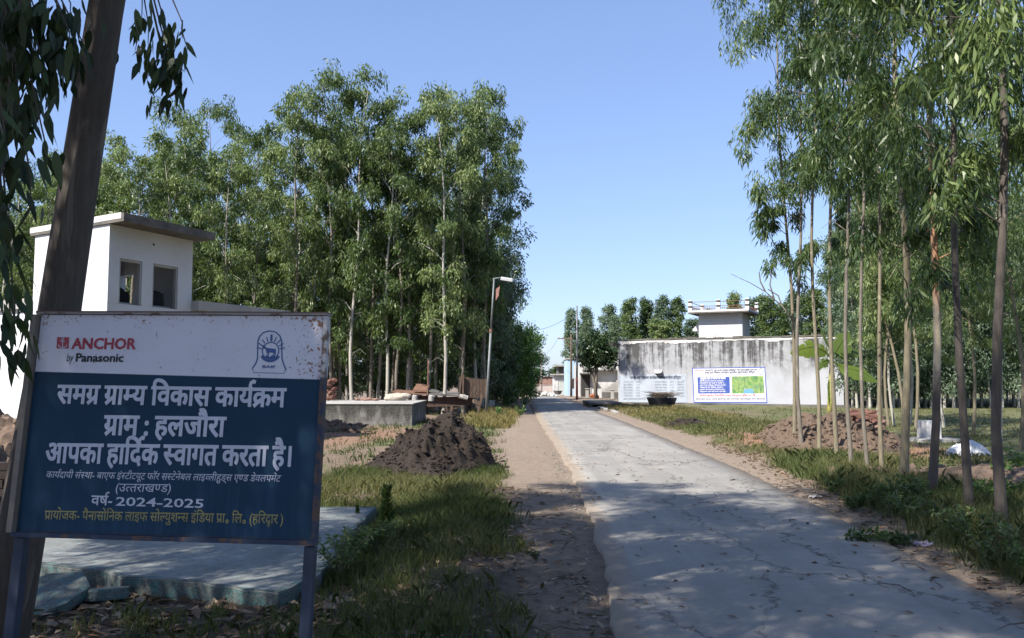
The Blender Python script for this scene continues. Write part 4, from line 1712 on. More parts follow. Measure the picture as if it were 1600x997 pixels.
def wall_line(root, text, pl, pr, hpx, mat, off=.01, em=.622, lift=.019):
    V, F, wdt = typeset(text, off)
    xs_ = [x for x, y, l in V]
    x0, x1 = min(xs_), max(xs_)
    (a0, z0), (a1, z1) = wq(*pl), wq(*pr)
    (am, zm) = wq((pl[0] + pr[0]) / 2, (pl[1] + pr[1]) / 2 + hpx)
    k = ((z0 + z1) / 2 - zm) / em
    out = []
    for x, y, l in V:
        t_ = (x - x0) / (x1 - x0)
        out.append(bp(a0 + (a1 - a0) * t_, -lift - .0004 * l, z0 + (z1 - z0) * t_ + k * (y - em)))
    mb = MB()
    mb.add(out, F)
    return mb.build('lettering', mat, root)


b1 = board_thing('painted_notice', 'faded pale blue notice with long lines of writing on the stained wall', 'notice', [(968, 586.5), (1072, 585), (1074, 629), (969, 630)], M['paint_pale'])
wall_line(b1, 'समग्र ग्राम विकास कार्यक्रम ग्राम हलजौरा हरिद्वार', (985, 588.5), (1064, 588), 3.6, M['board_dark'], .03)
e0 = wq(1068, 591)
mb = MB()
sv, sf_ = stroke([(e0[0] + .13 * math.cos(a), e0[1] + .17 * math.sin(a)) for a in np.linspace(0, 2 * PI, 17)], .035)
mb.add([bp(x, -.02, y) for x, y in sv], sf_)
mb.build('emblem', M['board_faint'], b1)
rows1 = [('ग्राम का नाम', 'हलजौरा', 'कार्यक्रम का विवरण', 'वर्ष', '2024'), ('कुल परिवार', '250', 'बायोगैस यूनिट', '20', 'परिवार'), ('कुल जनसंख्या', '1200', 'सोलर स्ट्रीट लाइट', '15', 'ग्राम'),
         ('शौचालय', '180', 'पौधारोपण', '500', 'पौधे'), ('पशुपालन', '150', 'पशु स्वास्थ्य शिविर', '4', 'ग्राम'), ('विद्यालय', '1', 'सिलाई केंद्र', '1', 'समूह')]
for i, r_ in enumerate(rows1):
    y0 = 596 + i * 4.3
    for (xa, xb), tx_ in zip(((974, 989), (994, 1000), (1023, 1042), (1047, 1053), (1058, 1069)), r_):
        wall_line(b1, tx_, (xa, y0), (xb, y0 - .05), 1.9, M['board_faint'], .02)
wall_line(b1, 'सहयोग- पैनासोनिक लाइफ सोल्युशन्स इंडिया', (974, 622.5), (1010, 622.3), 2.0, M['board_faint'], .02)

b2 = board_thing('painted_board', 'white blue-framed village programme board with green picture on the stained wall', 'board', [(1081.5, 575), (1195.5, 573.3), (1199, 630), (1084, 629.5)], M['board_blue'])
wall_poly(b2, 'face', [(1083, 576.3), (1194.3, 574.8), (1197.5, 628.2), (1085.3, 627.8)], M['board_white'], .014)
wall_line(b2, 'HOLISTIC VILLAGE DEVELOPMENT PROGRAMME (HVDP)', (1101.5, 577.4), (1183, 576.2), 2.6, M['board_dark'], .04, .727)
wall_line(b2, 'समग्र ग्राम विकास कार्यक्रम हलजौरा बहादराबाद हरिद्वार', (1101, 581.3), (1180, 580.2), 2.8, M['board_dark'], .02)
wall_line(b2, 'सामुदायिक सहयोग हेतु जागरूकता संदेश', (1118, 585.4), (1168, 584.8), 1.3, M['board_faint'], .02)
wall_line(b2, 'ANCHOR', (1084.5, 578.2), (1099, 578), 1.5, M['board_red'], .04, .727)
e0 = wq(1189.5, 580.5)
mb = MB()
sv, sf_ = stroke([(e0[0] + .14 * math.cos(a), e0[1] + .2 * math.sin(a)) for a in np.linspace(0, 2 * PI, 17)], .05)
mb.add([bp(x, -.02, y) for x, y in sv], sf_)
mb.build('emblem', M['board_faint'], b2)
cor = []
for (cx, cy), a0 in (((1138.3, 590.6), 0), ((1138.8, 613), PI / 2 * 3), ((1092.6, 613.2), PI), ((1091.6, 591.2), PI / 2)):
    for q_ in np.linspace(0, PI / 2, 5):
        a = a0 + (PI / 2 - q_)
        cor.append((cx + 1.8 * math.cos(a), cy - 1.8 * math.sin(a)))
wall_poly(b2, 'blue_box', cor, M['board_blue'], .017)
wall_line(b2, 'सामूहिक हितों से बेटियों की शिक्षा', (1094, 590.3), (1134, 589.6), 2.8, M['board_white'], .04, lift=.021)
for i, t_ in enumerate(('- बेटियों को हम पढ़ने का अवसर दें -', '- किशोरियों की शादी में जल्दी न -', '- गांव में शत प्रतिशत शौचालय बनायें -', '- किसानों को जैविक सहयोग -', '- पर्यावरण और स्वच्छता का मिलकर ध्यान -', '- विद्यालय जाने वाले बच्चे आगे बढ़ें -')):
    wall_line(b2, t_, (1092.2, 594.6 + i * 3.3), (1135 + (i % 3) * 1.6 - 3, 594.4 + i * 3.3), 1.7, M['board_white'], .03, lift=.021)
wall_poly(b2, 'picture', [(1143, 588.2), (1193, 587.4), (1194.3, 614.8), (1144.2, 615)], M['board_pic'], .017)
wall_poly(b2, 'picture_pond', [(1163.5, 608.2), (1176, 607.5), (1178, 614.2), (1161.5, 614.4)], simple('pond_blue_paint', (.12, .30, .55), .6, .2, 3), .021)
wall_line(b2, 'वित्तीय सहयोग- पैनासोनिक लाइफ सोल्युशन्स इंडिया प्रा॰ लि॰', (1093, 617), (1182, 616.5), 2.8, M['board_red'], .02)
wall_line(b2, 'क्रियान्वयन संस्था- बाएफ इंस्टीटयूट फॉर सस्टेनेबल लाइव्लीहुड्स एण्ड डेवलपमेंट', (1087.5, 622.6), (1196, 622.2), 2.6, M['board_dark'], .01)

# ------------------------------------------------------------------ far end of the road
def simple_house(name, label, cat, px0, px1, Y, ztop, depth, mat, roof=.18, over=.25, doors=(), rz=0.0, zb=None):
    x0, x1 = (px0 - 800) / FPX * Y, (px1 - 800) / FPX * Y
    zb = float(dip(Y)) if zb is None else zb
    W_ = x1 - x0
    root = thing(name, label, cat, (x0, Y, zb), rz)
    h = ztop - zb
    L = LB()
    L.box((W_ / 2, depth / 2, h / 2 - .15), (W_, depth, h + .3 - .004))
    L.build('wall', mat, root)
    if roof:
        L = LB()
        L.box((W_ / 2, depth / 2 - over / 2, h + roof / 2), (W_ + 2 * over, depth + over * 2, roof))
        L.build('roof', M['conc_light'], root, bevel=.01)
    for dx, dw, dz0, dz1, dm, nm in doors:
        L = LB()
        L.box((dx + dw / 2, -.012, (dz0 + dz1) / 2), (dw, .03, dz1 - dz0))
        d_ = L.build(nm, dm, root)
        L = LB()
        for q in (dx - .05, dx + dw + .05):
            L.box((q, -.02, (dz0 + dz1) / 2), (.1, .06, dz1 - dz0 + .1))
        L.box((dx + dw / 2, -.021, dz1 + .06), (dw + .2, .062, .11))
        L.build('frame', M['conc_light'], d_)
    return root


M['door_grey'] = simple('grey_door_paint', (.42, .44, .42), .6, .2, 4)
M['door_green'] = simple('green_shutter_paint', (.07, .22, .17), .6, .2, 4)
M['dark_in'] = simple('interior_shade_paint', (.035, .032, .03), .9)  # flat dark colour stands for the unlit space behind door and window
simple_house('roadside_hut', 'small whitewashed hut with grey door at the far end of the road', 'hut', 865.5, 887, 105, 2.1, 4, M['white_old'], .16, .3,
             [(.55, .75, .05, 1.75, M['door_grey'], 'door'), (1.38, .2, .3, 1.7, M['door_green'], 'shutter')])
mb = MB()
o = simple_house('flat_roofed_house', 'dark old house with a pale concrete roof slab behind the whitewashed hut', 'house', 872, 892, 118, 3.35, 5, M['conc'], .22, .4)
simple_house('blue_house', 'pale blue house wall behind the utility poles', 'house', 886.5, 905, 92, 3.75, 6, M['blue_wall'], .14, .08, [(.45, .6, .9, 1.9, M['dark_in'], 'window')])
simple_house('courtyard_wall', 'low cream wall across the far end of the road', 'wall', 829, 869, 122, .72, .3, M['pink_wall'], .06, .03)
simple_house('brick_shed', 'long unplastered red brick shed behind the cream wall', 'shed', 826, 872, 134, 2.0, 5, M['brickwall'], .10, .15)
# white house with the outside stairs
YW = 80.0
wh = simple_house('white_stair_house', 'stained white house with outside stairs behind the dark roadside tree', 'house', 905.5, 967, YW, 3.0, 7, M['white_old'], 0, 0,
                  [(.12, .85, .05, 2.15, M['dark_in'], 'door')])
L = LB()
L.box((1.9, -.35, 2.62), (3.4, .7, .10))
L.box((.5, -.45, 2.32), (1.1, .9, .09))
L.build('awning', M['conc_light'], wh)
L = LB()
L.box((1.85, .1, 3.2), (3.7, .2, .4))
L.build('parapet', M['white'], wh)
for i in range(6):
    L = LB()
    L.box((2.05 + .27 * i + (1.6 - .27 * i) / 2, -.75 + .0 * i, .62 + .19 * i), (1.65 - .27 * i, 1.1, .17))
    L.build('step', M['conc_light'], wh)
L = LB()
L.box((2.9, -.75, .18), (1.75, 1.08, .68))
L.build('stone_base', M['conc'], wh)
L = LB()
L.box((3.62, -1.2, 1.9), (.35, .35, 4.2))
L.build('pillar', M['white_old'], wh)
# small things along there
def tagmb(mb, name, mat, label, cat, group=None, smooth=False, bevel=0.0):
    o = mb.build(name, mat, None, smooth, bevel)
    return tag(o, label, cat, group)


mb = MB()
p = P(871.5, 613, 94)
mb.prism([(p.x - .28, p.y - .3), (p.x + .28, p.y - .3), (p.x + .28, p.y + .3), (p.x - .28, p.y + .3)], p.z - .12, p.z + .0)
mb.v = []
mb.f = []
for k, (r_, z) in enumerate(((.30, -.24), (.52, .16), (.56, .18), (.44, .14), (.24, -.16))):
    for a in np.linspace(0, 2 * PI, 17)[:-1]:
        mb.v.append((p.x + r_ * math.cos(a), p.y + .7 * r_ * math.sin(a), p.z + z))
mb.f = [(k * 16 + i, k * 16 + (i + 1) % 16, k * 16 + 16 + (i + 1) % 16, k * 16 + 16 + i) for k in range(4) for i in range(16)] + [tuple(range(64, 80)), tuple(range(16))[::-1]]
tagmb(mb, 'trough', M['conc'], 'dark round trough on the ground before the whitewashed hut', 'trough')
mb = MB()
for k in range(26):
    a, r_ = random.uniform(0, 6.3), random.random()
    q = P(853, 615, 96)
    mb.lump((q.x + r_ * 1.2 * math.cos(a), q.y + r_ * 1.0 * math.sin(a), float(dip(96)) + .35 * (1 - r_)), .16 + .1 * random.random(), k, sub=1)
tagmb(mb, 'rubble_heap', M['stone'], 'pale heap of rubble on the road beside the cream wall', 'rubble')
for (px, py, Y, h, lab) in ((917.5, 624, 74, .75, 'short grey post beside the trunk of the dark roadside tree'), (957, 622, 76, .65, 'square concrete post near the foot of the outside stairs')):
    mb = MB()
    q = P(px, py, Y)
    mb.box((q.x, Y, h / 2 - .1), (.28, .28, h + .2), taper=.9)
    mb.box((q.x, Y, h + .04), (.36, .36, .08))
    tagmb(mb, 'stub_post', M['conc_light'], lab, 'post', bevel=.02)
mb = MB()
q = P(928, 619, 73)
mb.lump((q.x, 73, .18), .30, 3, (1.2, .8, .7), .3, 3)
mb.lump((q.x + .25, 73, .12), .2, 5, (1, .8, .7), .3, 3)
mb.tube([(q.x - .12, 73, .34), (q.x, 73, .52), (q.x + .12, 73, .34)], .02, 6)
tagmb(mb, 'orange_bag', simple('orange_fabric', (.32, .10, .035), .8, .2), 'orange bag on the ground under the dark roadside tree', 'bag')
# culvert beside the road
cul = thing('drain_culvert', 'low concrete culvert with dark opening beside the road before the stained building', 'culvert', (4.7, 50, 0))
L = LB()
L.box((.75, 2.2, .22), (1.9, 5.0, .14))
L.build('slab', M['conc'], cul, bevel=.03)
L = LB()
L.box((-.08, 2.2, .05), (.14, 4.9, .20))
L.box((1.6, 2.2, .05), (.14, 4.9, .20))
L.box((.75, 4.6, .05), (1.5, .14, .20))
L.build('side_wall', M['conc'], cul, bevel=.01)
L = LB()
L.box((.75, .6, .05), (1.5, .1, .18))
L.build('opening', M['black'], cul)  # solid black block stands for the shade inside the culvert
# kerb stones by the culvert and grass
tagmb(MB().box((4.92, 46.5, .03), (.22, 2.8, .16), .02), 'kerb_stone', M['conc_light'], 'long pale kerb stone at the road edge before the culvert', 'kerb', bevel=.02)
tagmb(MB().box((5.05, 42.2, .02), (.22, 2.2, .14), -.03), 'kerb_stone', M['conc_light'], 'shorter pale kerb stone along the grass before the longer one', 'kerb', bevel=.02)

# poles and wires
def pole(name, label, px, py0, py1, Y, r, extras=None, lean=0.0, mat='steel_grey'):
    b = P(px, py0, Y)
    zb = float(hgt(b.x, Y))
    t = P(px + lean, py1, Y)
    root = thing(name, label, 'pole', (b.x, Y, zb))
    mb = MB()
    mb.tube([Vector((b.x, Y, zb - .3)), Vector(((b.x + t.x) / 2, Y, (zb + t.z) / 2)), t], [r, r * .9, r * .75], 10)
    mb.build('shaft', M[mat], root, smooth=True)
    return root, t


M['pole_red'] = simple('red_brown_pole_paint', (.22, .055, .04), .7, .3)
u1, ut1 = pole('utility_pole', 'tall grey utility pole with a red painted foot beside the dark roadside tree', 901.5, 626, 478, 68, .085)
mb = MB()
b = P(901.5, 626, 68)
mb.tube([(b.x, 68, .02), (b.x, 68, 1.75)], [.095, .093], 10)
mb.build('painted_foot', M['pole_red'], u1, smooth=True)
u2, ut2 = pole('utility_pole', 'weathered utility pole with a cross arm before the blue house', 892.5, 620, 522, 82, .11, mat='wood_old')
mb = MB()
c = P(882, 529, 82)
mb.bar(c - Vector((.62, 0, 0)), c + Vector((.75, 0, 0)), .09)
mb.bar(P(879, 531, 82), P(891, 541, 82), .05)
mb.build('cross_arm', M['steel_rust'], u2)
for k in (-.55, -.1):
    mb = MB()
    mb.tube([c + Vector((k, 0, .04)), c + Vector((k, 0, .1)), c + Vector((k, 0, .16)), c + Vector((k, 0, .2))], [.02, .05, .05, .02], 8)
    mb.build('insulator', M['stone'], u2, smooth=True)
u3, ut3 = pole('utility_pole', 'distant pinkish utility pole before the brick shed', 846, 613, 547, 112, .13, mat='pink_wall')
u4, ut4 = pole('utility_pole', 'thin distant pole before the cream wall', 837, 613, 582, 116, .05, mat='pink_wall')


def wire(a, b, sag, label, r=.012):
    mb = MB()
    pts = []
    for t in np.linspace(0, 1, 17):
        q = Vector(a).lerp(Vector(b), t)
        q.z -= sag * 4 * t * (1 - t)
        pts.append(q)
    mb.tube(pts, r, 5)
    return tagmb(mb, 'overhead_wire', M['black'], label, 'wire')


wire(ut1 - Vector((0, 0, .3)), P(819, 516, 62), .5, 'upper wire sagging across the road from the grey utility pole into the grove')
wire(c + Vector((-.55, 0, .2)), ut3 - Vector((0, 0, .2)), .7, 'lower wire sagging between the cross arm pole and the distant pinkish pole')
wire(P(1240, 145, 18.9), P(1362, 142.5, 14.2), .06, 'pale cord strung between crowns of the roadside row', .010)

# street lamp at the grove
b = P(758.5, 651, 37.2)
lamp = thing('street_lamp', 'slightly leaning grey street lamp with one white lamp head beside the cart', 'street lamp', (b.x, 37.2, 0))
mb = MB()
t = P(772, 436, 37.2)
j = b.lerp(t, .62)
mb.tube([b - Vector((0, 0, .3)), j], [.058, .052], 12)
mb.tube([j - Vector((0, 0, .02)), t], [.043, .038], 12)
mb.build('pole', M['steel_grey'], lamp, smooth=True)
mb = MB()
mb.tube([j + Vector((0, 0, -.06)), j + Vector((0, 0, .08))], [.075, .075], 12)
mb.build('collar', M['steel_rust'], lamp)
mb = MB()
e = P(786, 435, 37.2)
mb.tube([t - Vector((.06, 0, .0)), t + Vector((.2, 0, .05)), e], [.035, .03, .028], 8)
mb.build('arm', M['steel_grey'], lamp, smooth=True)
mb = MB()
e2 = P(801, 438, 37.0)
mb.bar(e - Vector((.1, 0, 0)), e2, .06, .15)
mb.build('lamp_head', M['lamp_white'], lamp, bevel=.02)
mb = MB()
mb.add([P(775, 452, 37.15), P(781, 447, 37.15), P(779, 462, 37.12), P(774.5, 470, 37.15)], [(0, 1, 2, 3)])
mb.add([P(775, 452, 37.17), P(781, 447, 37.17), P(779, 462, 37.14), P(774.5, 470, 37.17)], [(3, 2, 1, 0)])
mb.build('torn_flag', simple('faded_red_cloth', (.26, .13, .11), .9, .3), lamp)

# ------------------------------------------------------------------ concrete tank, sack, stubs, cart
tank = thing('concrete_tank', 'low weathered concrete tank with pale top behind the dark heap', 'tank', (-3.5, 30, 0))
L = LB()
L.box((-2.4, 2.4, .26), (4.8, 4.8, 1.0))
L.build('wall', M['tank'], tank, bevel=.02)
L = LB()
L.box((-2.4, 2.4, .775), (4.86, 4.86, .03))
L.build('top', M['conc_light'], tank, bevel=.008)
mb = MB()
q = P(622, 629, 34)
mb.lump((q.x - .1, 34, .90), .42, 4, (1.15, .6, .42), .25, 3)
mb.lump((q.x + .22, 34.05, .97), .26, 9, (1.1, .7, .45), .25, 3)
tagmb(mb, 'sack', simple('pale_sackcloth', (.36, .32, .26), .95, .25, 12, .4), 'pale lumpy sack lying on the concrete tank top', 'sack', smooth=True)
for px, lab in ((648, 'round concrete stub on the tank nearer the sack'), (673.5, 'pale concrete stub on the tank nearer the cart')):
    q = P(px, 629, 34.5)
    mb = MB()
    mb.tube([(q.x, 34.5, .76), (q.x, 34.5, .96), (q.x, 34.5, 1.0)], [.115, .11, .06], 12)
    tagmb(mb, 'stub', M['conc_light'], lab, 'stub', smooth=False)
mb = MB()
q = P(517, 625, 33.6)
for k in range(14):
    mb.lump((q.x + random.uniform(-.15, .15), 33.6 + random.uniform(-.15, .15), .88 + .055 * k), .17, k, (1, 1, .6), .4, 1)
tagmb(mb, 'clay_lump', simple('dark_red_clay', (.11, .05, .035), .95, .4, 8, .4), 'dark red clay stack standing on the tank beside the signboard edge', 'clay stack')
mb = MB()
for k in range(9):
    q = P(575 + random.uniform(-22, 22), 628, 33.8)
    mb.lump((q.x, 33.8 + random.uniform(-.3, .3), .83), random.uniform(.08, .17), k + 40, (1.3, 1, .6), .4, 1)
tagmb(mb, 'rubble', simple('reddish_rubble', (.20, .12, .09), .95, .4, 8, .4), 'reddish broken rubble lying along the tank top', 'rubble')

YC = 37.6
cart = thing('trailer_cart', 'derelict rusty cart bed with an upright plank tailboard beside the street lamp', 'cart', (-3.4, YC, 0))


def cq(px, py, dy=0.0):
    return P(px, py, YC + dy)


def slab4(mb, a, b, dep, th, z2=0.0):
    """a plate from a to b (front edge), going dep back, th thick"""
    a, b = Vector(a), Vector(b)
    bk = Vector((0, dep, z2))
    up = Vector((0, 0, th))
    return mb.add([a, b, b + bk, a + bk, a + up, b + up, b + bk + up, a + bk + up],
                  [(3, 2, 1, 0), (4, 5, 6, 7), (0, 1, 5, 4), (1, 2, 6, 5), (2, 3, 7, 6), (3, 0, 4, 7)])


mb = MB()
slab4(mb, cq(613, 614), cq(668, 617.5), 1.7, .07, .07)
slab4(mb, cq(645, 612), cq(667, 613), 1.5, .09, .25)
mb.build('bed_plate', M['steel_rust'], cart)
mb = MB()
slab4(mb, cq(668, 617), cq(724, 620), 1.7, .06, .10)
slab4(mb, cq(668, 611.5, .3), cq(684, 616, .3), 1.2, .04, .1)
mb.build('bed_plate', M['conc'], cart, label='grey weathered bed plate')
mb = MB()
mb.bar(cq(668, 618), cq(669, 562), .045)
mb.build('stake', M['steel_rust'], cart)
mb = MB()
slab4(mb, cq(640, 634, .3), cq(668, 634, .3), 1.2, .42)
slab4(mb, cq(668, 636, .25), cq(738, 634, .25), 1.2, .40)
mb.build('under_body', simple('dark_rusty_underbody', (.055, .033, .024), .9, .4, 6), cart)
mb = MB()
pl = [cq(717.5, 621), cq(760, 622, .3)]
n_ = 8
for i in range(n_):
    a = pl[0].lerp(pl[1], i / n_)
    b2_ = pl[0].lerp(pl[1], (i + .93) / n_)
    top = .88 + .05 * random.random() - .012 * i
    slab4(mb, a, b2_, .05, top)
mb.build('tailboard', M['wood_old'], cart)
mb = MB()
mb.bar(cq(717, 622, -.06), cq(721.5, 585, -.06), .075)
mb.bar(cq(723, 622, -.08), cq(724, 585.5, -.08), .07)
mb.bar(cq(760, 626, .2), cq(759.5, 592, .2), .09)
mb.build('stake', M['wood_old'], cart)
mb = MB()
mb.tube([cq(718, 619, -.1), cq(731, 622, -.1)], [.10, .10], 12)
mb.tube([cq(724, 618, -.16), cq(729, 620, -.16)], [.06, .05], 10)
mb.build('axle_end', M['conc_light'], cart, smooth=False)
mb = MB()
for px0, py0, px1, py1, w_ in ((752, 622, 745, 652, .11), (742, 624, 748, 640, .10), (738, 626, 752, 632, .16), (697, 632, 700, 655, .06), (706, 634, 704, 650, .12)):
    mb.bar(cq(px0, py0, .1), cq(px1, py1, .1), w_)
mb.build('leg', M['wood_old'], cart)
mb = MB()
for wx in (-.0,):
    c_ = cq(733, 632, .9)
    ring = [Vector((c_.x, c_.y + .34 * math.cos(a), .36 + .34 * math.sin(a))) for a in np.linspace(0, 2 * PI, 21)]
    mb.tube(ring, .07, 8, False)
    for a in np.linspace(0, 2 * PI, 9)[:-1]:
        mb.bar((c_.x, c_.y, .36), (c_.x, c_.y + .32 * math.cos(a), .36 + .32 * math.sin(a)), .04)
mb.build('wheel', M['black'], cart)
mb = MB()
q = P(767.5, 636, 44)
mb.box((q.x, 44, .22), (.3, .3, .6), .3)
mb.box((q.x, 44, .53), (.34, .34, .04), .3)
tagmb(mb, 'marker_stone', M['conc_light'], 'square pale marker stone behind the street lamp', 'stone', bevel=.01)

# ------------------------------------------------------------------ heaps
def heap(name, label, cat, cx, cy, rx, ry, h, mat, seed, clods=260, cl=(.03, .09), pw=1.0, rz=0.0, extra=None, amp=.22, res=72):
    lobes = extra or [(0, 0, 1, 1)]
    root_loc = (cx, cy, 0)
    xs_ = np.linspace(-1.38, 1.38, res)
    X, Yg = np.meshgrid(xs_, xs_)
    prof = np.zeros_like(X)
    for lx, ly, lr, lh in lobes:
        r_ = np.sqrt((X - lx) ** 2 + (Yg - ly) ** 2) / lr
        ang = np.arctan2(Yg - ly, X - lx)
        rr_ = r_ * (1 + .10 * np.sin(3 * ang + seed) + .07 * np.sin(5 * ang + 2 * seed))
        prof = np.maximum(prof, lh * np.clip(1 - rr_, 0, 1) ** pw)
    ca, sa = math.cos(rz), math.sin(rz)
    WX = cx + ca * X * rx - sa * Yg * ry
    WY = cy + sa * X * rx + ca * Yg * ry
    f = h * prof
    fm = np.clip(prof * 4, 0, 1)
    f = f + fm * np.clip(prof * 2 + .15, 0, 1) * h * amp * (vnoise(WX, WY, 2.2, seed) * .6 + vnoise(WX, WY, 5.5, seed + 1) * .42 + vnoise(WX, WY, 13, seed + 2) * .26)
    Z = hgt(WX, WY) + np.where(prof > 0, np.maximum(f, .012), -.12)
    V = np.stack([WX, WY, Z], -1).reshape(-1, 3)
    i_ = np.arange(res * res).reshape(res, res)
    F = np.stack([i_[:-1, :-1], i_[:-1, 1:], i_[1:, 1:], i_[1:, :-1]], -1).reshape(-1, 4)
    mb = MB()
    mb.v = [tuple(p) for p in V]
    mb.f = [tuple(q) for q in F]
    rs = random.Random(seed)
    for k in range(clods):
        a, b = rs.randrange(4, res - 4), rs.randrange(4, res - 4)
        if prof[b, a] <= .0 and rs.random() < .8:
            continue
        z = Z[b, a] if prof[b, a] > 0 else float(hgt(WX[b, a], WY[b, a]))
        s_ = rs.uniform(*cl) * (1 if rs.random() < .85 else 1.6)
        mb.lump((WX[b, a] + rs.uniform(-.03, .03), WY[b, a] + rs.uniform(-.03, .03), z + s_ * .15), s_, k, (rs.uniform(.8, 1.4), rs.uniform(.8, 1.4), rs.uniform(.6, .9)), .5, 1)
    o = mb.build(name, mat)
    return tag(o, label, cat)


def dung_mat():
    m = N('dung_and_straw')
    v = m.co('World')
    n1 = m.noise(6, 5, .7, v)
    n2 = m.noise(50, 4, .75, v)
    c = m.mix(m.ramp(n2, [(.3, 0), (.7, 1)]), (.007, .0046, .003), (.036, .022, .0135))
    c = m.mix(m.ramp(n1, [(.55, 0), (.72, .7)]), c, (.045, .030, .019))
    st = m.noise(40, 3, .6, m.co('World', (3, .5, .5), (.3, .4, .6)))
    c = m.mix(m.ramp(st, [(.62, 0), (.68, .45)]), c, (.11, .08, .05))
    m.bump(n2, .7, .04)
    return m.done(c, .95)


M['dung'] = dung_mat()


def redsoil():
    m = N('red_brown_soil')
    v = m.co('World')
    n1 = m.noise(2.2, 5, .7, v)
    n2 = m.noise(28, 5, .7, v)
    c = m.mix(m.ramp(n2, [(.3, 0), (.7, 1)]), (.060, .041, .028), (.155, .105, .070))
    c = m.mix(m.ramp(n1, [(.45, 0), (.68, .8)]), c, (.13, .09, .062))
    m.bump(n2, .6, .04)
    return m.done(c, .95)


M['redsoil'] = redsoil()
M['brownsoil'] = simple('dry_brown_soil', (.13, .09, .064), .95, .45, 10, .5)
heap('dung_heap', 'dark brown dung heap with bits of straw at the road edge', 'heap', -1.50, 16.2, 1.08, 1.75, 1.06, M['dung'], 3, 3000, (.007, .034), .72, 0, [(.26, .05, .84, 1.0), (-.02, -.02, .95, .84), (-.3, -.1, .80, .52), (.1, -.3, .8, .6)], .27, 160)
heap('earth_mound', 'broad red earth mound behind the roadside tree row', 'mound', 7.6, 20.9, 1.62, 2.8, .72, M['redsoil'], 5, 1900, (.014, .06), .62, -.25, None, .34, 130)
heap('earth_mound', 'low brown earth bank with weeds between the thick trunk and the white heap', 'mound', 8.3, 13.4, 3.0, 1.1, .26, M['brownsoil'], 8, 420, (.02, .06), .7, -.12, None, .35, 72)
heap('earth_mound', 'small dark soil patch in the grass before the stained wall', 'mound', 6.1, 29.5, .75, 1.3, .16, M['dung'], 9, 90, (.03, .09), .7, 0, None, .3, 40)
heap('earth_mound', 'reddish earth spread at the foot of the concrete tank', 'mound', -6.2, 27.6, 1.6, 1.2, .35, M['redsoil'], 12, 160, (.03, .12), .7, 0, None, .35, 50)
heap('earth_mound', 'earth bank in front of the white house at the picture edge', 'mound', -9.8, 13.6, 2.7, 1.6, 1.75, M['brownsoil'], 14, 260, (.05, .15), .55, 0, None, .2, 60)
mb = MB()
for i in range(9):
    zz = .09 * i
    for k in range(17):
        mb.box((-9.0 + .24 * k + (.12 if i % 2 else 0) + random.uniform(-.008, .008), 9.0 + random.uniform(-.02, .02), zz + .02), (.225, .11, .075), random.uniform(-.03, .03))
o = mb.build('brick_wall', M['brick_dark'])
tag(o, 'dark loose brick wall at the picture edge beyond the signboard', 'wall')

# straw tangled in the dung heap
mb = MB()
rs = random.Random(41)
for k in range(170):
    a, r_ = rs.uniform(0, 6.3), rs.random() ** .6
    x, y = -1.4 + 1.05 * r_ * math.cos(a), 16.6 + 1.0 * r_ * math.sin(a)
    z = max(0.03, 1.1 * (1 - math.hypot((x + 1.2) / 1.1, (y - 16.75) / 1.1)) ** 1.0) if math.hypot((x + 1.2) / 1.1, (y - 16.75) / 1.1) < 1 else .03
    a2, l = rs.uniform(0, 6.3), rs.uniform(.08, .28)
    d_ = Vector((math.cos(a2) * l, math.sin(a2) * l, rs.uniform(-.08, .08)))
    c_ = Vector((x, y, z + .06))
    mb.tube([c_ - d_ / 2, c_ + Vector((0, 0, .02)), c_ + d_ / 2], .0045, 3, False)
o = mb.build('straw', simple('dull_straw', (.06, .042, .025), .95, .4, 9))
tag(o, kind='stuff')

# loose bricks by the red mound
bm_ = MB()
bm_.box((0, 0, .0375), (.23, .11, .075))
b0 = bm_.build('brick', M['brick'], None, bevel=.004)
rs = random.Random(4)
spots = []
for k in range(86):
    lay = 0 if k < 34 else (1 if k < 58 else (2 if k < 76 else 3))
    px = rs.uniform(1311, 1372) if lay < 2 else rs.uniform(1322, 1366)
    Y = rs.uniform(27.5, 29.3)
    spots.append(((px - 800) / FPX * Y, Y, .30 + lay * .085, rs.uniform(0, 3.14) if lay in (0, 3) else rs.choice((0, .1, 1.57)), lay))
for k, (x, y, z, a, lay) in enumerate(spots):
    o = b0 if k == 0 else b0.copy()
    if k:
        COL.objects.link(o)
    o.location = (x, y, z - .02)
    o.rotation_euler = (rs.uniform(-.2, .2), rs.uniform(-.2, .2), a)
    tag(o, 'loose red brick in the tumbled pile between the banana plant and the saplings', 'brick', 'bricks tumbled behind the red earth mound')
mb = MB()
for k in range(44):
    px = rs.uniform(1308, 1372)
    Y = rs.uniform(27.4, 30)
    mb.lump(((px - 800) / FPX * Y, Y, .08), rs.uniform(.1, .26), k, (1.2, 1.2, .9), .4, 1)
tagmb(mb, 'rubble_heap', simple('brick_rubble', (.22, .13, .10), .95, .4, 9, .4), 'brick rubble under the loose bricks beyond the red mound', 'rubble')

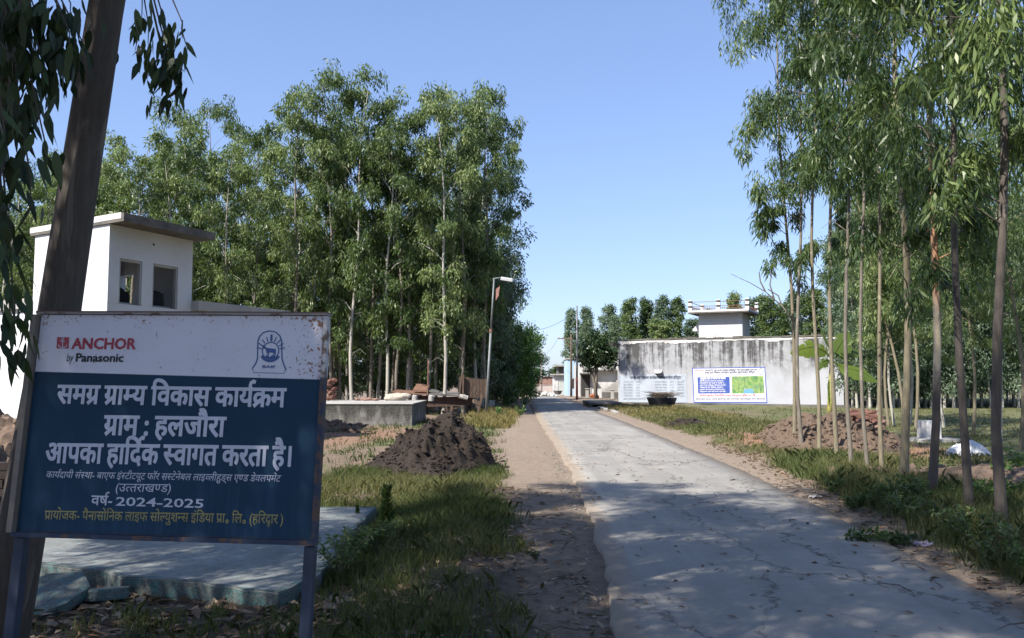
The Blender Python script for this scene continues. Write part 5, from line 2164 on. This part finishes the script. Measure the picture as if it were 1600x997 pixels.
# white plastered block and white heap in the field
blk = thing('plastered_block', 'white plastered block on a low base in the grassy field', 'block', (10.9, 22, 0))
L = LB()
q0, q1 = G(1448, 690), G(1471, 690)
xw = (q1.x - q0.x)
L.box((q0.x - 10.9 + xw / 2, q0.y - 22 + .25, .26), (xw, .5, .56), .12)
L.build('block', M['white_old'], blk, bevel=.015)
L = LB()
L.box((q0.x - 10.9 + xw / 2 + .05, q0.y - 22 + .2, .03), (xw + .75, .95, .1), .1)
L.build('base', M['conc_light'], blk, bevel=.01)
q = G(1521, 712)
mb = MB()
heap('lime_heap', 'small white heap of lime in the grass between two dark trunks', 'heap', q.x + .02, q.y + .3, .46, .40, .36, M['white'], 31, 30, (.01, .03), .6, 0, [(.25, 0, .8, 1.0), (-.15, 0, .9, .7)], .12, 44)

# brushwood on a dark base before the painted notice
q = P(1034, 628, 53)
brush = thing('brushwood_pile', 'dry brushwood heaped on a dark trough before the painted notice', 'brushwood', (q.x, 53, 0))
mb = MB()
mb.box((q.x, 53, .24), (1.35, .8, .5), .1, taper=1.25)
mb.build('trough', M['black'], brush, bevel=.03)
mb = MB()
rs = random.Random(12)
for k in range(170):
    a = rs.uniform(-.5, .5) + (PI if rs.random() < .5 else 0)
    c0 = Vector((q.x + rs.uniform(-.55, .55), 53 + rs.uniform(-.4, .4), .5 + rs.uniform(0, .25)))
    d_ = Vector((math.cos(a), math.sin(a) * .6, rs.uniform(-.12, .28))) * rs.uniform(.35, .85)
    mb.tube([c0 - d_ * .4, c0 + d_ * .3 + Vector((0, 0, .03)), c0 + d_], [.012, .01, .005], 4, False)
mb.build('sticks', simple('dry_sticks', (.15, .115, .085), .95, .4, 9), brush)

# ------------------------------------------------------------------ concrete slab under the sign
sl = [(-3.95, 7.35), (-3.35, 7.12), (-3.1, 6.9), (-2.55, 6.78), (-2.0, 6.52), (-1.72, 6.40), (-1.55, 7.0), (-1.64, 8.6), (-1.68, 10.6), (-5.4, 10.7), (-5.5, 7.8), (-4.6, 7.45)]
def slab_top():
    m = N('slab_cement')
    v = m.co('World')
    n1 = m.noise(1.7, 6, .7, v)
    n2 = m.noise(14, 5, .75, v)
    n3 = m.noise(80, 3, .7, v)
    c = m.mix(m.ramp(n1, [(.35, 0), (.65, 1)]), (.215, .235, .225), (.135, .148, .14))
    c = m.mix(m.ramp(n2, [(.48, 0), (.66, .7)]), c, (.10, .085, .066))
    c = m.mix(m.ramp(n3, [(.55, 0), (.7, .5)]), c, (.30, .29, .27))
    m.bump(m.math('ADD', n2, m.math('MULTIPLY', n3, .4)), .5, .015)
    return m.done(c, .9)


M['slab_top'] = slab_top()


def slab_edge():
    m = N('turquoise_painted_edge')
    v = m.co('World')
    n = m.noise(9, 6, .75, v)
    n2 = m.noise(45, 4, .7, v)
    c = m.mix(m.ramp(n, [(.40, 0), (.52, .9)]), (.06, .150, .150), (.12, .125, .115))
    c = m.mix(m.ramp(n2, [(.45, 0), (.65, .7)]), c, (.045, .042, .036))
    m.bump(m.math('ADD', n, n2), .6, .02)
    return m.done(c, .9)


M['slab_edge'] = slab_edge()
slab = thing('concrete_slab', 'cracked grey slab with turquoise edge lying behind the signboard posts', 'slab', (-3, 8.5, 0))
n_ = len(sl)
fine = []
for i in range(n_):
    a, b = Vector(sl[i]), Vector(sl[(i + 1) % n_])
    k = max(1, int((b - a).length / .14))
    for j in range(k):
        p_ = a.lerp(b, j / k)
        fine.append((p_.x + random.uniform(-.016, .016), p_.y + random.uniform(-.022, .022)))
mb = MB()
mb.prism([(x, y) for x, y in fine], -.12, .075)
mb.build('slab', M['slab_top'], slab)
mb = MB()
cx0, cy0 = -3.2, 8.6
vs, fs = [], []
m_ = len(fine)
for x, y in fine:
    d_ = Vector((x - cx0, y - cy0)).normalized() * .006
    jz = random.uniform(-.012, .0)
    vs += [(x + d_.x, y + d_.y, -.06), (x + d_.x, y + d_.y, .073 + jz)]
fs = [(2 * i, 2 * ((i + 1) % m_), 2 * ((i + 1) % m_) + 1, 2 * i + 1) for i in range(m_)]
mb.add(vs, fs)
# irregular strip of the paint on the slab's upper margin
vs = []
for x, y in fine:
    d_ = Vector((cx0 - x, cy0 - y)).normalized() * random.uniform(.03, .11)
    vs += [(x, y, .079), (x + d_.x, y + d_.y, .079)]
mb.add(vs, fs)
mb.build('painted_edge', M['slab_edge'], slab)
mb = MB()
for cx, cy, cz, sc_, rot in ((-3.5, 6.42, .02, 1.0, (.30, -.20, .5)), (-3.15, 6.68, .0, .55, (-.1, .16, 1.2)), (-3.75, 6.75, .02, .6, (.1, .12, 2.2))):
    Rm = Euler(rot).to_matrix()
    pts_ = [(-.36, -.22), (-.12, -.30), (.16, -.24), (.34, -.10), (.30, .16), (.08, .27), (-.20, .22), (-.38, .05)]
    vs_ = [Rm @ Vector((x * sc_ + random.uniform(-.03, .03), y * sc_ + random.uniform(-.03, .03), z)) + Vector((cx, cy, cz)) for z in (-.045, .045) for x, y in pts_]
    n8 = len(pts_)
    mb.add(vs_, [tuple(range(n8))[::-1], tuple(range(n8, 2 * n8))] + [(i, (i + 1) % n8, n8 + (i + 1) % n8, n8 + i) for i in range(n8)])
tagmb(mb, 'broken_slab_piece', M['slab_edge'], 'broken tilted piece of slab before the cracked slab corner', 'slab piece', bevel=.02)

# ------------------------------------------------------------------ broad dark tree by the utility pole
def round_tree():
    root = thing('broad_leaved_tree', 'dark round-crowned roadside tree with forked trunk before the outside stairs', 'tree', (7.0, 70, 0))
    mb = MB()
    Y = 70
    f_ = lambda px, py, dy=0.0: P(px, py, Y + dy)
    base = f_(932, 626)
    base.z = -.2
    mb.tube([base, f_(930, 604), f_(926, 588), f_(921, 572), f_(917, 556)], [.17, .13, .11, .08, .04], 10)
    mb.tube([f_(931, 612), f_(932, 590), f_(931, 570), f_(937, 548, .3)], [.13, .11, .09, .04], 10)
    for px, py, dy in ((945, 545, -.5), (928, 535, .8), (908, 548, -.3), (952, 560, .2)):
        mb.tube([f_(931, 570), f_((931 + px) / 2, 556, dy / 2), f_(px, py, dy)], [.07, .05, .02], 6)
    mb.build('trunk', M['bark'], root, smooth=True)
    rng = np.random.default_rng(77)
    cen, rd = [], []
    for k in range(95):
        g = unit(rng.normal(size=3)) * rng.uniform(.45, 1.0)
        px = 931 + g[0] * 33 + (3 if g[2] < 0 else 0)
        py = 551 - g[2] * (34 if g[2] > 0 else 28)
        c = P(px, py, Y + g[1] * 1.6)
        cen.append(np.array(c))
        rd.append(rng.uniform(.3, .48))
    V, F, t = leaves(rng, np.array(cen), np.array(rd), 75, .26, .11, .7)
    fast_mesh('crown', V - np.array([7.0, 70, 0]), F, M['leaf_dark'], root, tint=t)


round_tree()

# ------------------------------------------------------------------ banana plant
def banana():
    Y = 35.5
    b = P(1296, 652, Y)
    root = thing('banana_plant', 'banana plant with torn yellow-green leaves before the stained wall', 'plant', (b.x, Y, 0))
    mb = MB()
    pts = [Vector((b.x, Y, -.1)), P(1297, 625, Y), P(1298, 600, Y), P(1299, 572, Y), P(1300, 552, Y)]
    mb.tube(pts, [.13, .11, .095, .075, .05], 12)
    mb.build('stem', simple('banana_stem', (.30, .27, .08), .6, .45, 5), root, smooth=True)
    rng = np.random.default_rng(3)

    def leaf(path, wd, tear, dy, face=(0, -1, .3), label=None):
        path = [P(x, y, Y + d) for (x, y), d in zip(path, np.linspace(0, dy, len(path)))]
        n = 26
        q = [Vector(np.array([np.interp(t, np.linspace(0, 1, len(path)), [p[j] for p in path]) for j in range(3)])) for t in np.linspace(0, 1, n)]
        mbl = MB()
        fv = Vector(face).normalized()
        mbl.tube(q, [.03 * (1 - .8 * i / n) + .004 for i in range(n)], 6)
        for sd_ in (-1, 1):
            i = 4
            while i < n - 1:
                st = int(rng.integers(1, 6)) if tear else 3
                j = min(i + st, n - 1)
                t0, t1 = i / n, j / n
                ww = lambda t: wd * (math.sin(PI * min(1, (t - .1) / .9) ** .75) * .9 + .1) if t < .99 else .02
                tang = (q[min(j + 1, n - 1)] - q[max(i - 1, 0)]).normalized()
                side = tang.cross(fv).normalized() * sd_
                drop = Vector((0, 0, -1)) * rng.uniform(.05, .6 if tear else .15)
                e0 = q[i] + (side + drop + tang * .25) * ww(t0)
                e1 = q[j] + (side + drop + tang * .25) * ww(t1) - (tang * .03 if tear else Vector((0, 0, 0)))
                m0 = q[i] + (side * .55 + tang * .1) * ww(t0)
                m1 = q[j] + (side * .55 + tang * .1) * ww(t1)
                mbl.add([q[i], q[j], m1, m0, e1, e0], [(0, 1, 2, 3), (3, 2, 4, 5)])
                i = j
        o = mbl.build('leaf', M['banana'], root, label=label)
        return o
    leaf([(1299, 560), (1288, 548), (1272, 541), (1252, 545), (1236, 553)], .40, True, -.4, label='arching leaf torn to brown rags')
    leaf([(1300, 556), (1294, 538), (1287, 522), (1279, 502)], .36, True, .3, (1, -.6, .2))
    leaf([(1301, 556), (1308, 545), (1316, 533), (1325, 518)], .46, True, -.2, (-.3, -1, .2))
    leaf([(1302, 560), (1314, 552), (1330, 547), (1348, 550)], .46, True, .5, (0, -.6, 1))
    leaf([(1302, 566), (1318, 574), (1345, 580), (1372, 597)], .44, True, -.3, (0, -.7, .8))
    leaf([(1299, 566), (1292, 562), (1284, 566), (1279, 578)], .22, True, -.3, label='withered yellow leaf')
    leaf([(1299, 580), (1296, 598), (1297, 615), (1295, 632)], .10, True, -.12, label='dead leaf hanging down the stem')


banana()

# ------------------------------------------------------------------ ground cover
def blades(rng, X, Y, hmin, hmax, wd, lean=.5):
    n = len(X)
    h = rng.uniform(hmin, hmax, n)
    a = rng.uniform(0, 2 * PI, n)
    la = rng.uniform(0, 2 * PI, n)
    ln = rng.uniform(.1, lean, n) * h
    Z = hgt(X, Y) - .01
    b = np.stack([X, Y, Z], -1)
    s_ = np.stack([np.cos(a), np.sin(a), np.zeros(n)], -1) * (wd / 2)
    mid = b + np.stack([np.cos(la) * ln * .35, np.sin(la) * ln * .35, h * .6], -1)
    tip = b + np.stack([np.cos(la) * ln, np.sin(la) * ln, h * rng.uniform(.75, 1.0, n)], -1)
    V = np.stack([b - s_, b + s_, mid + s_ * .7, tip, mid - s_ * .7], 1).reshape(-1, 3)
    F = np.arange(5 * n).reshape(n, 5)
    return V, F


def scatter(rng, n, x0, x1, y0, y1, dens, tuft=1, ts=.05):
    X = rng.uniform(x0, x1, n)
    Y = rng.uniform(y0, y1, n)
    k = rng.random(n) < dens(X, Y)
    X, Y = X[k], Y[k]
    if tuft > 1:
        X = np.repeat(X, tuft) + rng.normal(size=len(X) * tuft) * ts
        Y = np.repeat(Y, tuft) + rng.normal(size=len(Y) * tuft) * ts
    return X, Y


def grass_obj(name, rng, X, Y, h0, h1, wd, mat, lean=.6):
    V, F = blades(rng, X, Y, h0, h1, wd, lean)
    t = np.repeat(np.clip(.5 + .35 * vnoise(X, Y, .8, 41) + rng.normal(size=len(X)) * .2, 0, 1), 5)
    return tag(fast_mesh(name, V, F, mat, tint=t), kind='stuff')


rng = np.random.default_rng(21)
gd = lambda X, Y: grass_amt(X, Y) * (1 - .85 * red_amt(X, Y))
verge = lambda X, Y: gd(X, Y) * sstep(3.2, 1.0, X - interp(DR, Y)) * sstep(-.1, .4, X - interp(DR, Y))
X, Y = scatter(rng, 8500, 3.8, 9, 5, 17, lambda X, Y: np.clip(verge(X, Y) * 1.2, 0, 1), 14, .06)
grass_obj('verge_grass', rng, X, Y, .07, .30, .0065, M['grass'], .9)
X, Y = scatter(rng, 9000, 4.2, 10, 16, 50, lambda X, Y: gd(X, Y) * .9, 12, .10)
grass_obj('verge_grass', rng, X, Y, .05, .18, .012, M['grass'], .9)
X, Y = scatter(rng, 9000, 6.0, 34, 9, 50, lambda X, Y: gd(X, Y) * np.clip(16 / Y, 0, 1), 11, .14)
grass_obj('field_grass', rng, X, Y, .05, .16, .016, M['grass'], .9)
X, Y = scatter(rng, 11000, -3.2, .2, 4.6, 15.5, lambda X, Y: np.clip(gd(X, Y), 0, 1) * np.where((X < -1.6) & (Y > 6.3) & (Y < 10.7), 0, 1), 14, .045)
grass_obj('roadside_grass', rng, X, Y, .04, .20, .0065, M['grass'], .8)
X, Y = scatter(rng, 5200, -9, .2, 15, 42, lambda X, Y: gd(X, Y) * .9, 8, .08)
grass_obj('roadside_grass', rng, X, Y, .05, .18, .018, M['grass'], .9)
X, Y = scatter(rng, 900, -2.2, .35, 29, 46, lambda X, Y: sstep(-2.2, -.9, X) * sstep(.5, -.1, X - interp(DL, Y)), 14, .12)
grass_obj('dry_grass', rng, X, Y, .10, .40, .022, M['grass_dry'], .8)
X, Y = scatter(rng, 900, 5.2, 9.5, 36, 52, lambda X, Y: .5 + .4 * vnoise(X, Y, .6, 50), 9, .14)
grass_obj('dry_grass', rng, X, Y, .05, .22, .03, M['grass_dry'], .8)

# fallen leaves and twigs
def litter(rng, X, Y, L, W, mat, name):
    n = len(X)
    Z = hgt(X, Y) + rng.uniform(.004, .03, n)
    rl_, rr_ = interp(RL, Y), interp(RR, Y)
    Z = np.where((X > rl_) & (X < rr_), .036 + dip(Y), Z)
    c = np.stack([X, Y, Z], -1)
    a = rng.uniform(0, 2 * PI, n)
    d = np.stack([np.cos(a), np.sin(a), rng.normal(size=n) * .2], -1)
    s_ = np.stack([-np.sin(a), np.cos(a), rng.normal(size=n) * .35], -1)
    l = (L * rng.uniform(.5, 1.3, n))[:, None]
    wd = (W * rng.uniform(.6, 1.3, n))[:, None]
    up = np.stack([np.zeros(n), np.zeros(n), rng.uniform(.05, .35, n)], -1) * wd
    V = np.stack([c - d * l / 2, c + s_ * wd / 2 + up, c + d * l / 2, c - s_ * wd / 2 + up], 1).reshape(-1, 3)
    F = np.arange(4 * n).reshape(n, 4)
    return tag(fast_mesh(name, V, F, mat, tint=np.repeat(rng.random(n), 4)), kind='stuff')


M['litter'] = leaf_mat('dry_leaf_litter', (.055, .032, .02), (.16, .10, .06), (.36, .27, .18), .1, .8)
on_slab = lambda X, Y: np.where((X < -1.6) & (Y > 6.5) & (Y < 10.7), 0.0, 1.0)
X, Y = scatter(rng, 9000, -4.5, .65, 4.5, 13, lambda X, Y: np.clip(.62 + .45 * vnoise(X, Y, 1.1, 61), 0, 1) * on_slab(X, Y) * np.where(X > .1, .4, 1))
litter(rng, X, Y, .11, .032, M['litter'], 'fallen_leaves')
X, Y = scatter(rng, 3000, 3.3, 5.4, 5, 22, lambda X, Y: np.exp(-((X - interp(DR, Y)) / .28) ** 2))
litter(rng, X, Y, .11, .035, M['litter'], 'fallen_leaves')
X, Y = scatter(rng, 420, .4, 4.2, 4.8, 22, lambda X, Y: X * 0 + .8)
litter(rng, X, Y, .09, .022, M['litter'], 'fallen_leaves')
mb = MB()
rs = random.Random(8)
for k in range(150):
    if rs.random() < .55:
        x, y = rs.uniform(-2.6, .5), rs.uniform(5, 12)
    else:
        y = rs.uniform(5.5, 14)
        x = float(interp(DR, y)) + rs.gauss(-.1, .25)
    z = max(float(hgt(x, y)), 0 if .6 < x < 3.6 else -1) + .02
    a = rs.uniform(0, 6.3)
    l = rs.uniform(.1, .45)
    mb.tube([(x, y, z), (x + l * .5 * math.cos(a), y + l * .5 * math.sin(a), z + rs.uniform(0, .03)), (x + l * math.cos(a + .2), y + l * math.sin(a + .2), z)], [.005, .004, .002], 4, False)
o = mb.build('fallen_twigs', M['wood_old'])
tag(o, kind='stuff')

# crumbled bits of concrete and pebbles along the road edges
mb = MB()
rs = random.Random(19)
for k in range(520):
    y = rs.uniform(4.8, 20)
    left = rs.random() < .55
    x = float(interp(RL, y)) - abs(rs.gauss(0, .16)) - .02 if left else float(interp(RR, y)) + abs(rs.gauss(0, .2)) + .02
    if rs.random() < .12:
        x = rs.uniform(.6, 3.6)
    r_ = rs.uniform(.006, .02)
    inside = float(interp(RL, y)) < x < float(interp(RR, y))
    z = (.034 if inside else float(hgt(x, y))) + r_ * .3
    mb.lump((x, y, z), r_, k, (1.2, 1, .7), .4, 1)
o = mb.build('gravel', simple('pebble_grey', (.20, .18, .155), .95, .4, 12))
tag(o, kind='stuff')
X, Y = scatter(np.random.default_rng(77), 900, -4.6, -.6, 4.6, 6.9, lambda X, Y: X * 0 + .9)
litter(np.random.default_rng(78), X, Y, .15, .06, M['litter'], 'fallen_leaves')

# weeds
def weed(name, label, px, py, h, seed, kind='broad', mat='leaf', group=None):
    q = G(px, py)
    z0 = float(hgt(q.x, q.y))
    root = thing(name, label, 'weed', (q.x, q.y, z0), group=group)
    rng = np.random.default_rng(seed)
    mb = MB()
    V, F, t = [], [], []

    def lf(b, d, l, wd, tt):
        s_ = unit(np.cross(d, rng.normal(size=3)))
        n_ = np.cross(d, s_)
        k = len(V)
        V.extend([b, b + d * l * .45 + s_ * wd / 2 + n_ * l * .05, b + d * l - n_ * l * .1, b + d * l * .45 - s_ * wd / 2 + n_ * l * .05])
        F.append((k, k + 1, k + 2, k + 3))
        t.extend([tt] * 4)
    if kind == 'spire':
        mb.tube([q + Vector((0, 0, -.02)), q + Vector((.01, 0, h * .5)), q + Vector((.0, 0, h * .95))], [.016, .013, .005], 6)
        for k in range(260):
            u = rng.uniform(.12, 1)
            a = rng.uniform(0, 6.28)
            d = unit(np.array([math.cos(a) * .8, math.sin(a) * .8, .8]))
            lf(np.array([q.x, q.y, q.z + h * u * .9]), d, h * rng.uniform(.16, .30) * (1.15 - .6 * u), .024, rng.random() * .5)
    elif kind == 'pinnate':
        for s in range(7):
            a = rng.uniform(0, 6.28)
            tip = np.array([q.x + math.cos(a) * h * rng.uniform(.3, .8), q.y + math.sin(a) * h * .4, q.z + h * rng.uniform(.55, 1)])
            b = np.array(q)
            mid = (b + tip) / 2 + np.array([0, 0, .12 * h])
            mb.tube([Vector(b), Vector(mid), Vector(tip)], [.007, .005, .002], 5, False)
            for fr_ in np.linspace(.25, 1, 11):
                c_ = b * (1 - fr_) ** 2 + 2 * mid * fr_ * (1 - fr_) + tip * fr_ ** 2
                for _ in range(6):
                    d = unit(rng.normal(size=3) * np.array([1, 1, .45]))
                    lf(c_ + d * .01, d, rng.uniform(.035, .075), .018, rng.random())
    else:
        for s in range(9):
            a = rng.uniform(0, 6.28)
            sp = rng.uniform(.15, .6)
            tip = np.array([q.x + math.cos(a) * h * sp, q.y + math.sin(a) * h * sp, q.z + h * rng.uniform(.6, 1)])
            b = np.array(q)
            mid = (b + tip) / 2 + np.array([0, 0, .1 * h])
            mb.tube([Vector(b), Vector(mid), Vector(tip)], [.006, .005, .002], 5, False)
            for fr_ in np.linspace(.3, 1, 9):
                c_ = b * (1 - fr_) ** 2 + 2 * mid * fr_ * (1 - fr_) + tip * fr_ ** 2
                for _ in range(3):
                    d = unit(rng.normal(size=3) * np.array([1, 1, .5]) + np.array([0, 0, .15]))
                    lf(c_, d, h * rng.uniform(.10, .22), h * .075, rng.random())
    mb.build('stems', M['bark_olive'], root)
    off = np.array([q.x, q.y, z0])
    fast_mesh('leaves', np.array(V) - off, np.array(F), M[mat], root, tint=t)
    return root


weed('weed_plant', 'dark upright spire-shaped weed behind the slab end by the signboard', 604, 832, .54, 1, 'spire', 'leaf')
weed('weed_plant', 'short dark upright weed nearer the signboard edge than the tall spire', 558, 812, .18, 2, 'spire', 'leaf')
weed('weed_plant', 'feathery weed growing over the slab corner beside the signboard post', 530, 900, .42, 3, 'pinnate', 'leaf')
weed('weed_plant', 'feathery weed close to the spire weed on the slab end', 585, 862, .30, 4, 'pinnate', 'leaf')
weed('weed_plant', 'low broad-leaved weed beyond the roadside grass and leaf litter', 838, 878, .12, 5, 'broad', 'leaf_dark')
rs = random.Random(6)
for k, (px, py, h) in enumerate([(1335, 800, .30), (1372, 795, .38), (1395, 812, .42), (1425, 818, .40), (1462, 830, .45), (1490, 846, .42), (1520, 862, .45), (1580, 880, .42), (1600, 910, .4), (1300, 775, .3), (1440, 800, .5), (1415, 790, .5), (1475, 800, .4), (1545, 890, .35)]):
    weed('weed_plant', 'leafy dark weed in the shaded verge under the roadside row', px, py, h * .85, 20 + k, 'broad' if k % 3 else 'pinnate', 'leaf' if k % 2 else 'leaf_near', 'weeds in the shaded verge')
for k, (px, py, h) in enumerate([(1560, 800, .42), (1590, 790, .4), (1575, 760, .45), (1535, 790, .36), (1470, 752, .4), (1600, 750, .5)]):
    weed('weed_plant', 'sunlit bright weed behind the thickest trunk by the earth bank', px, py, h, 60 + k, 'broad', 'leaf_bright', 'sunlit weeds by the earth bank')
for k, (px, py, h) in enumerate([(812, 652, .5), (795, 640, .7), (820, 636, .6), (782, 655, .5)]):
    weed('weed_plant', 'green weed at the road edge beneath the grove', px, py, h, 80 + k, 'broad', 'leaf_bright', 'weeds along the grove edge')
# broken-off green branch on the dirt
q = G(1375, 848)
br = thing('fallen_branch', 'broken green branch lying on the dirt at the road edge', 'branch', tuple(q))
mb = MB()
mb.tube([q + Vector((-.3, .1, .03)), q + Vector((0, 0, .05)), q + Vector((.28, -.05, .04))], [.004, .008, .01], 6)
mb.build('twig', M['bark_olive'], br)
rng = np.random.default_rng(31)
V, F, t = leaves(rng, np.array([[-.22, .05, .06], [-.08, .0, .07], [.08, .02, .07], [.2, -.04, .06]]), np.array([.13, .14, .14, .11]), 60, .10, .03, .1, flat=(1, .7, .35))
fast_mesh('leaves', V, F, M['leaf'], br, tint=t)
# bits of plastic
for px, py, c, lab in ((727, 733, (.55, .52, .60), 'crumpled pale plastic bag at the foot of the dung heap'), (1442, 853, (.26, .22, .28), 'crumpled purple wrapper at the grass edge'), (1567, 842, (.6, .6, .64), 'torn white plastic bag behind the thickest trunk'), (1275, 778, (.6, .55, .5), 'small pale scrap of paper at the grass edge')):
    q = G(px, py)
    mb = MB()
    r_ = .05
    bm2 = bmesh.new()
    bmesh.ops.create_grid(bm2, x_segments=7, y_segments=7, size=1)
    vs = []
    for v in bm2.verts:
        nz = mnoise.noise(v.co * 2.1 + Vector((px, 0, 0)))
        vs.append((q.x + v.co.x * r_ * 1.5 + nz * .03, q.y + v.co.y * r_ * 1.3, float(hgt(q.x, q.y)) + .025 + nz * .06))
    fs = [tuple(v.index for v in f.verts) for f in bm2.faces]
    bm2.free()
    mb.add(vs, fs)
    tagmb(mb, 'plastic_scrap', simple('plastic_' + str(px), c, .35, .3, 20), lab, 'litter')

# drop unused prototypes
for k, o in list(PROTO.items()):
    if k not in USED:
        for ch in list(o.children):
            bpy.data.objects.remove(ch)
        bpy.data.objects.remove(o)
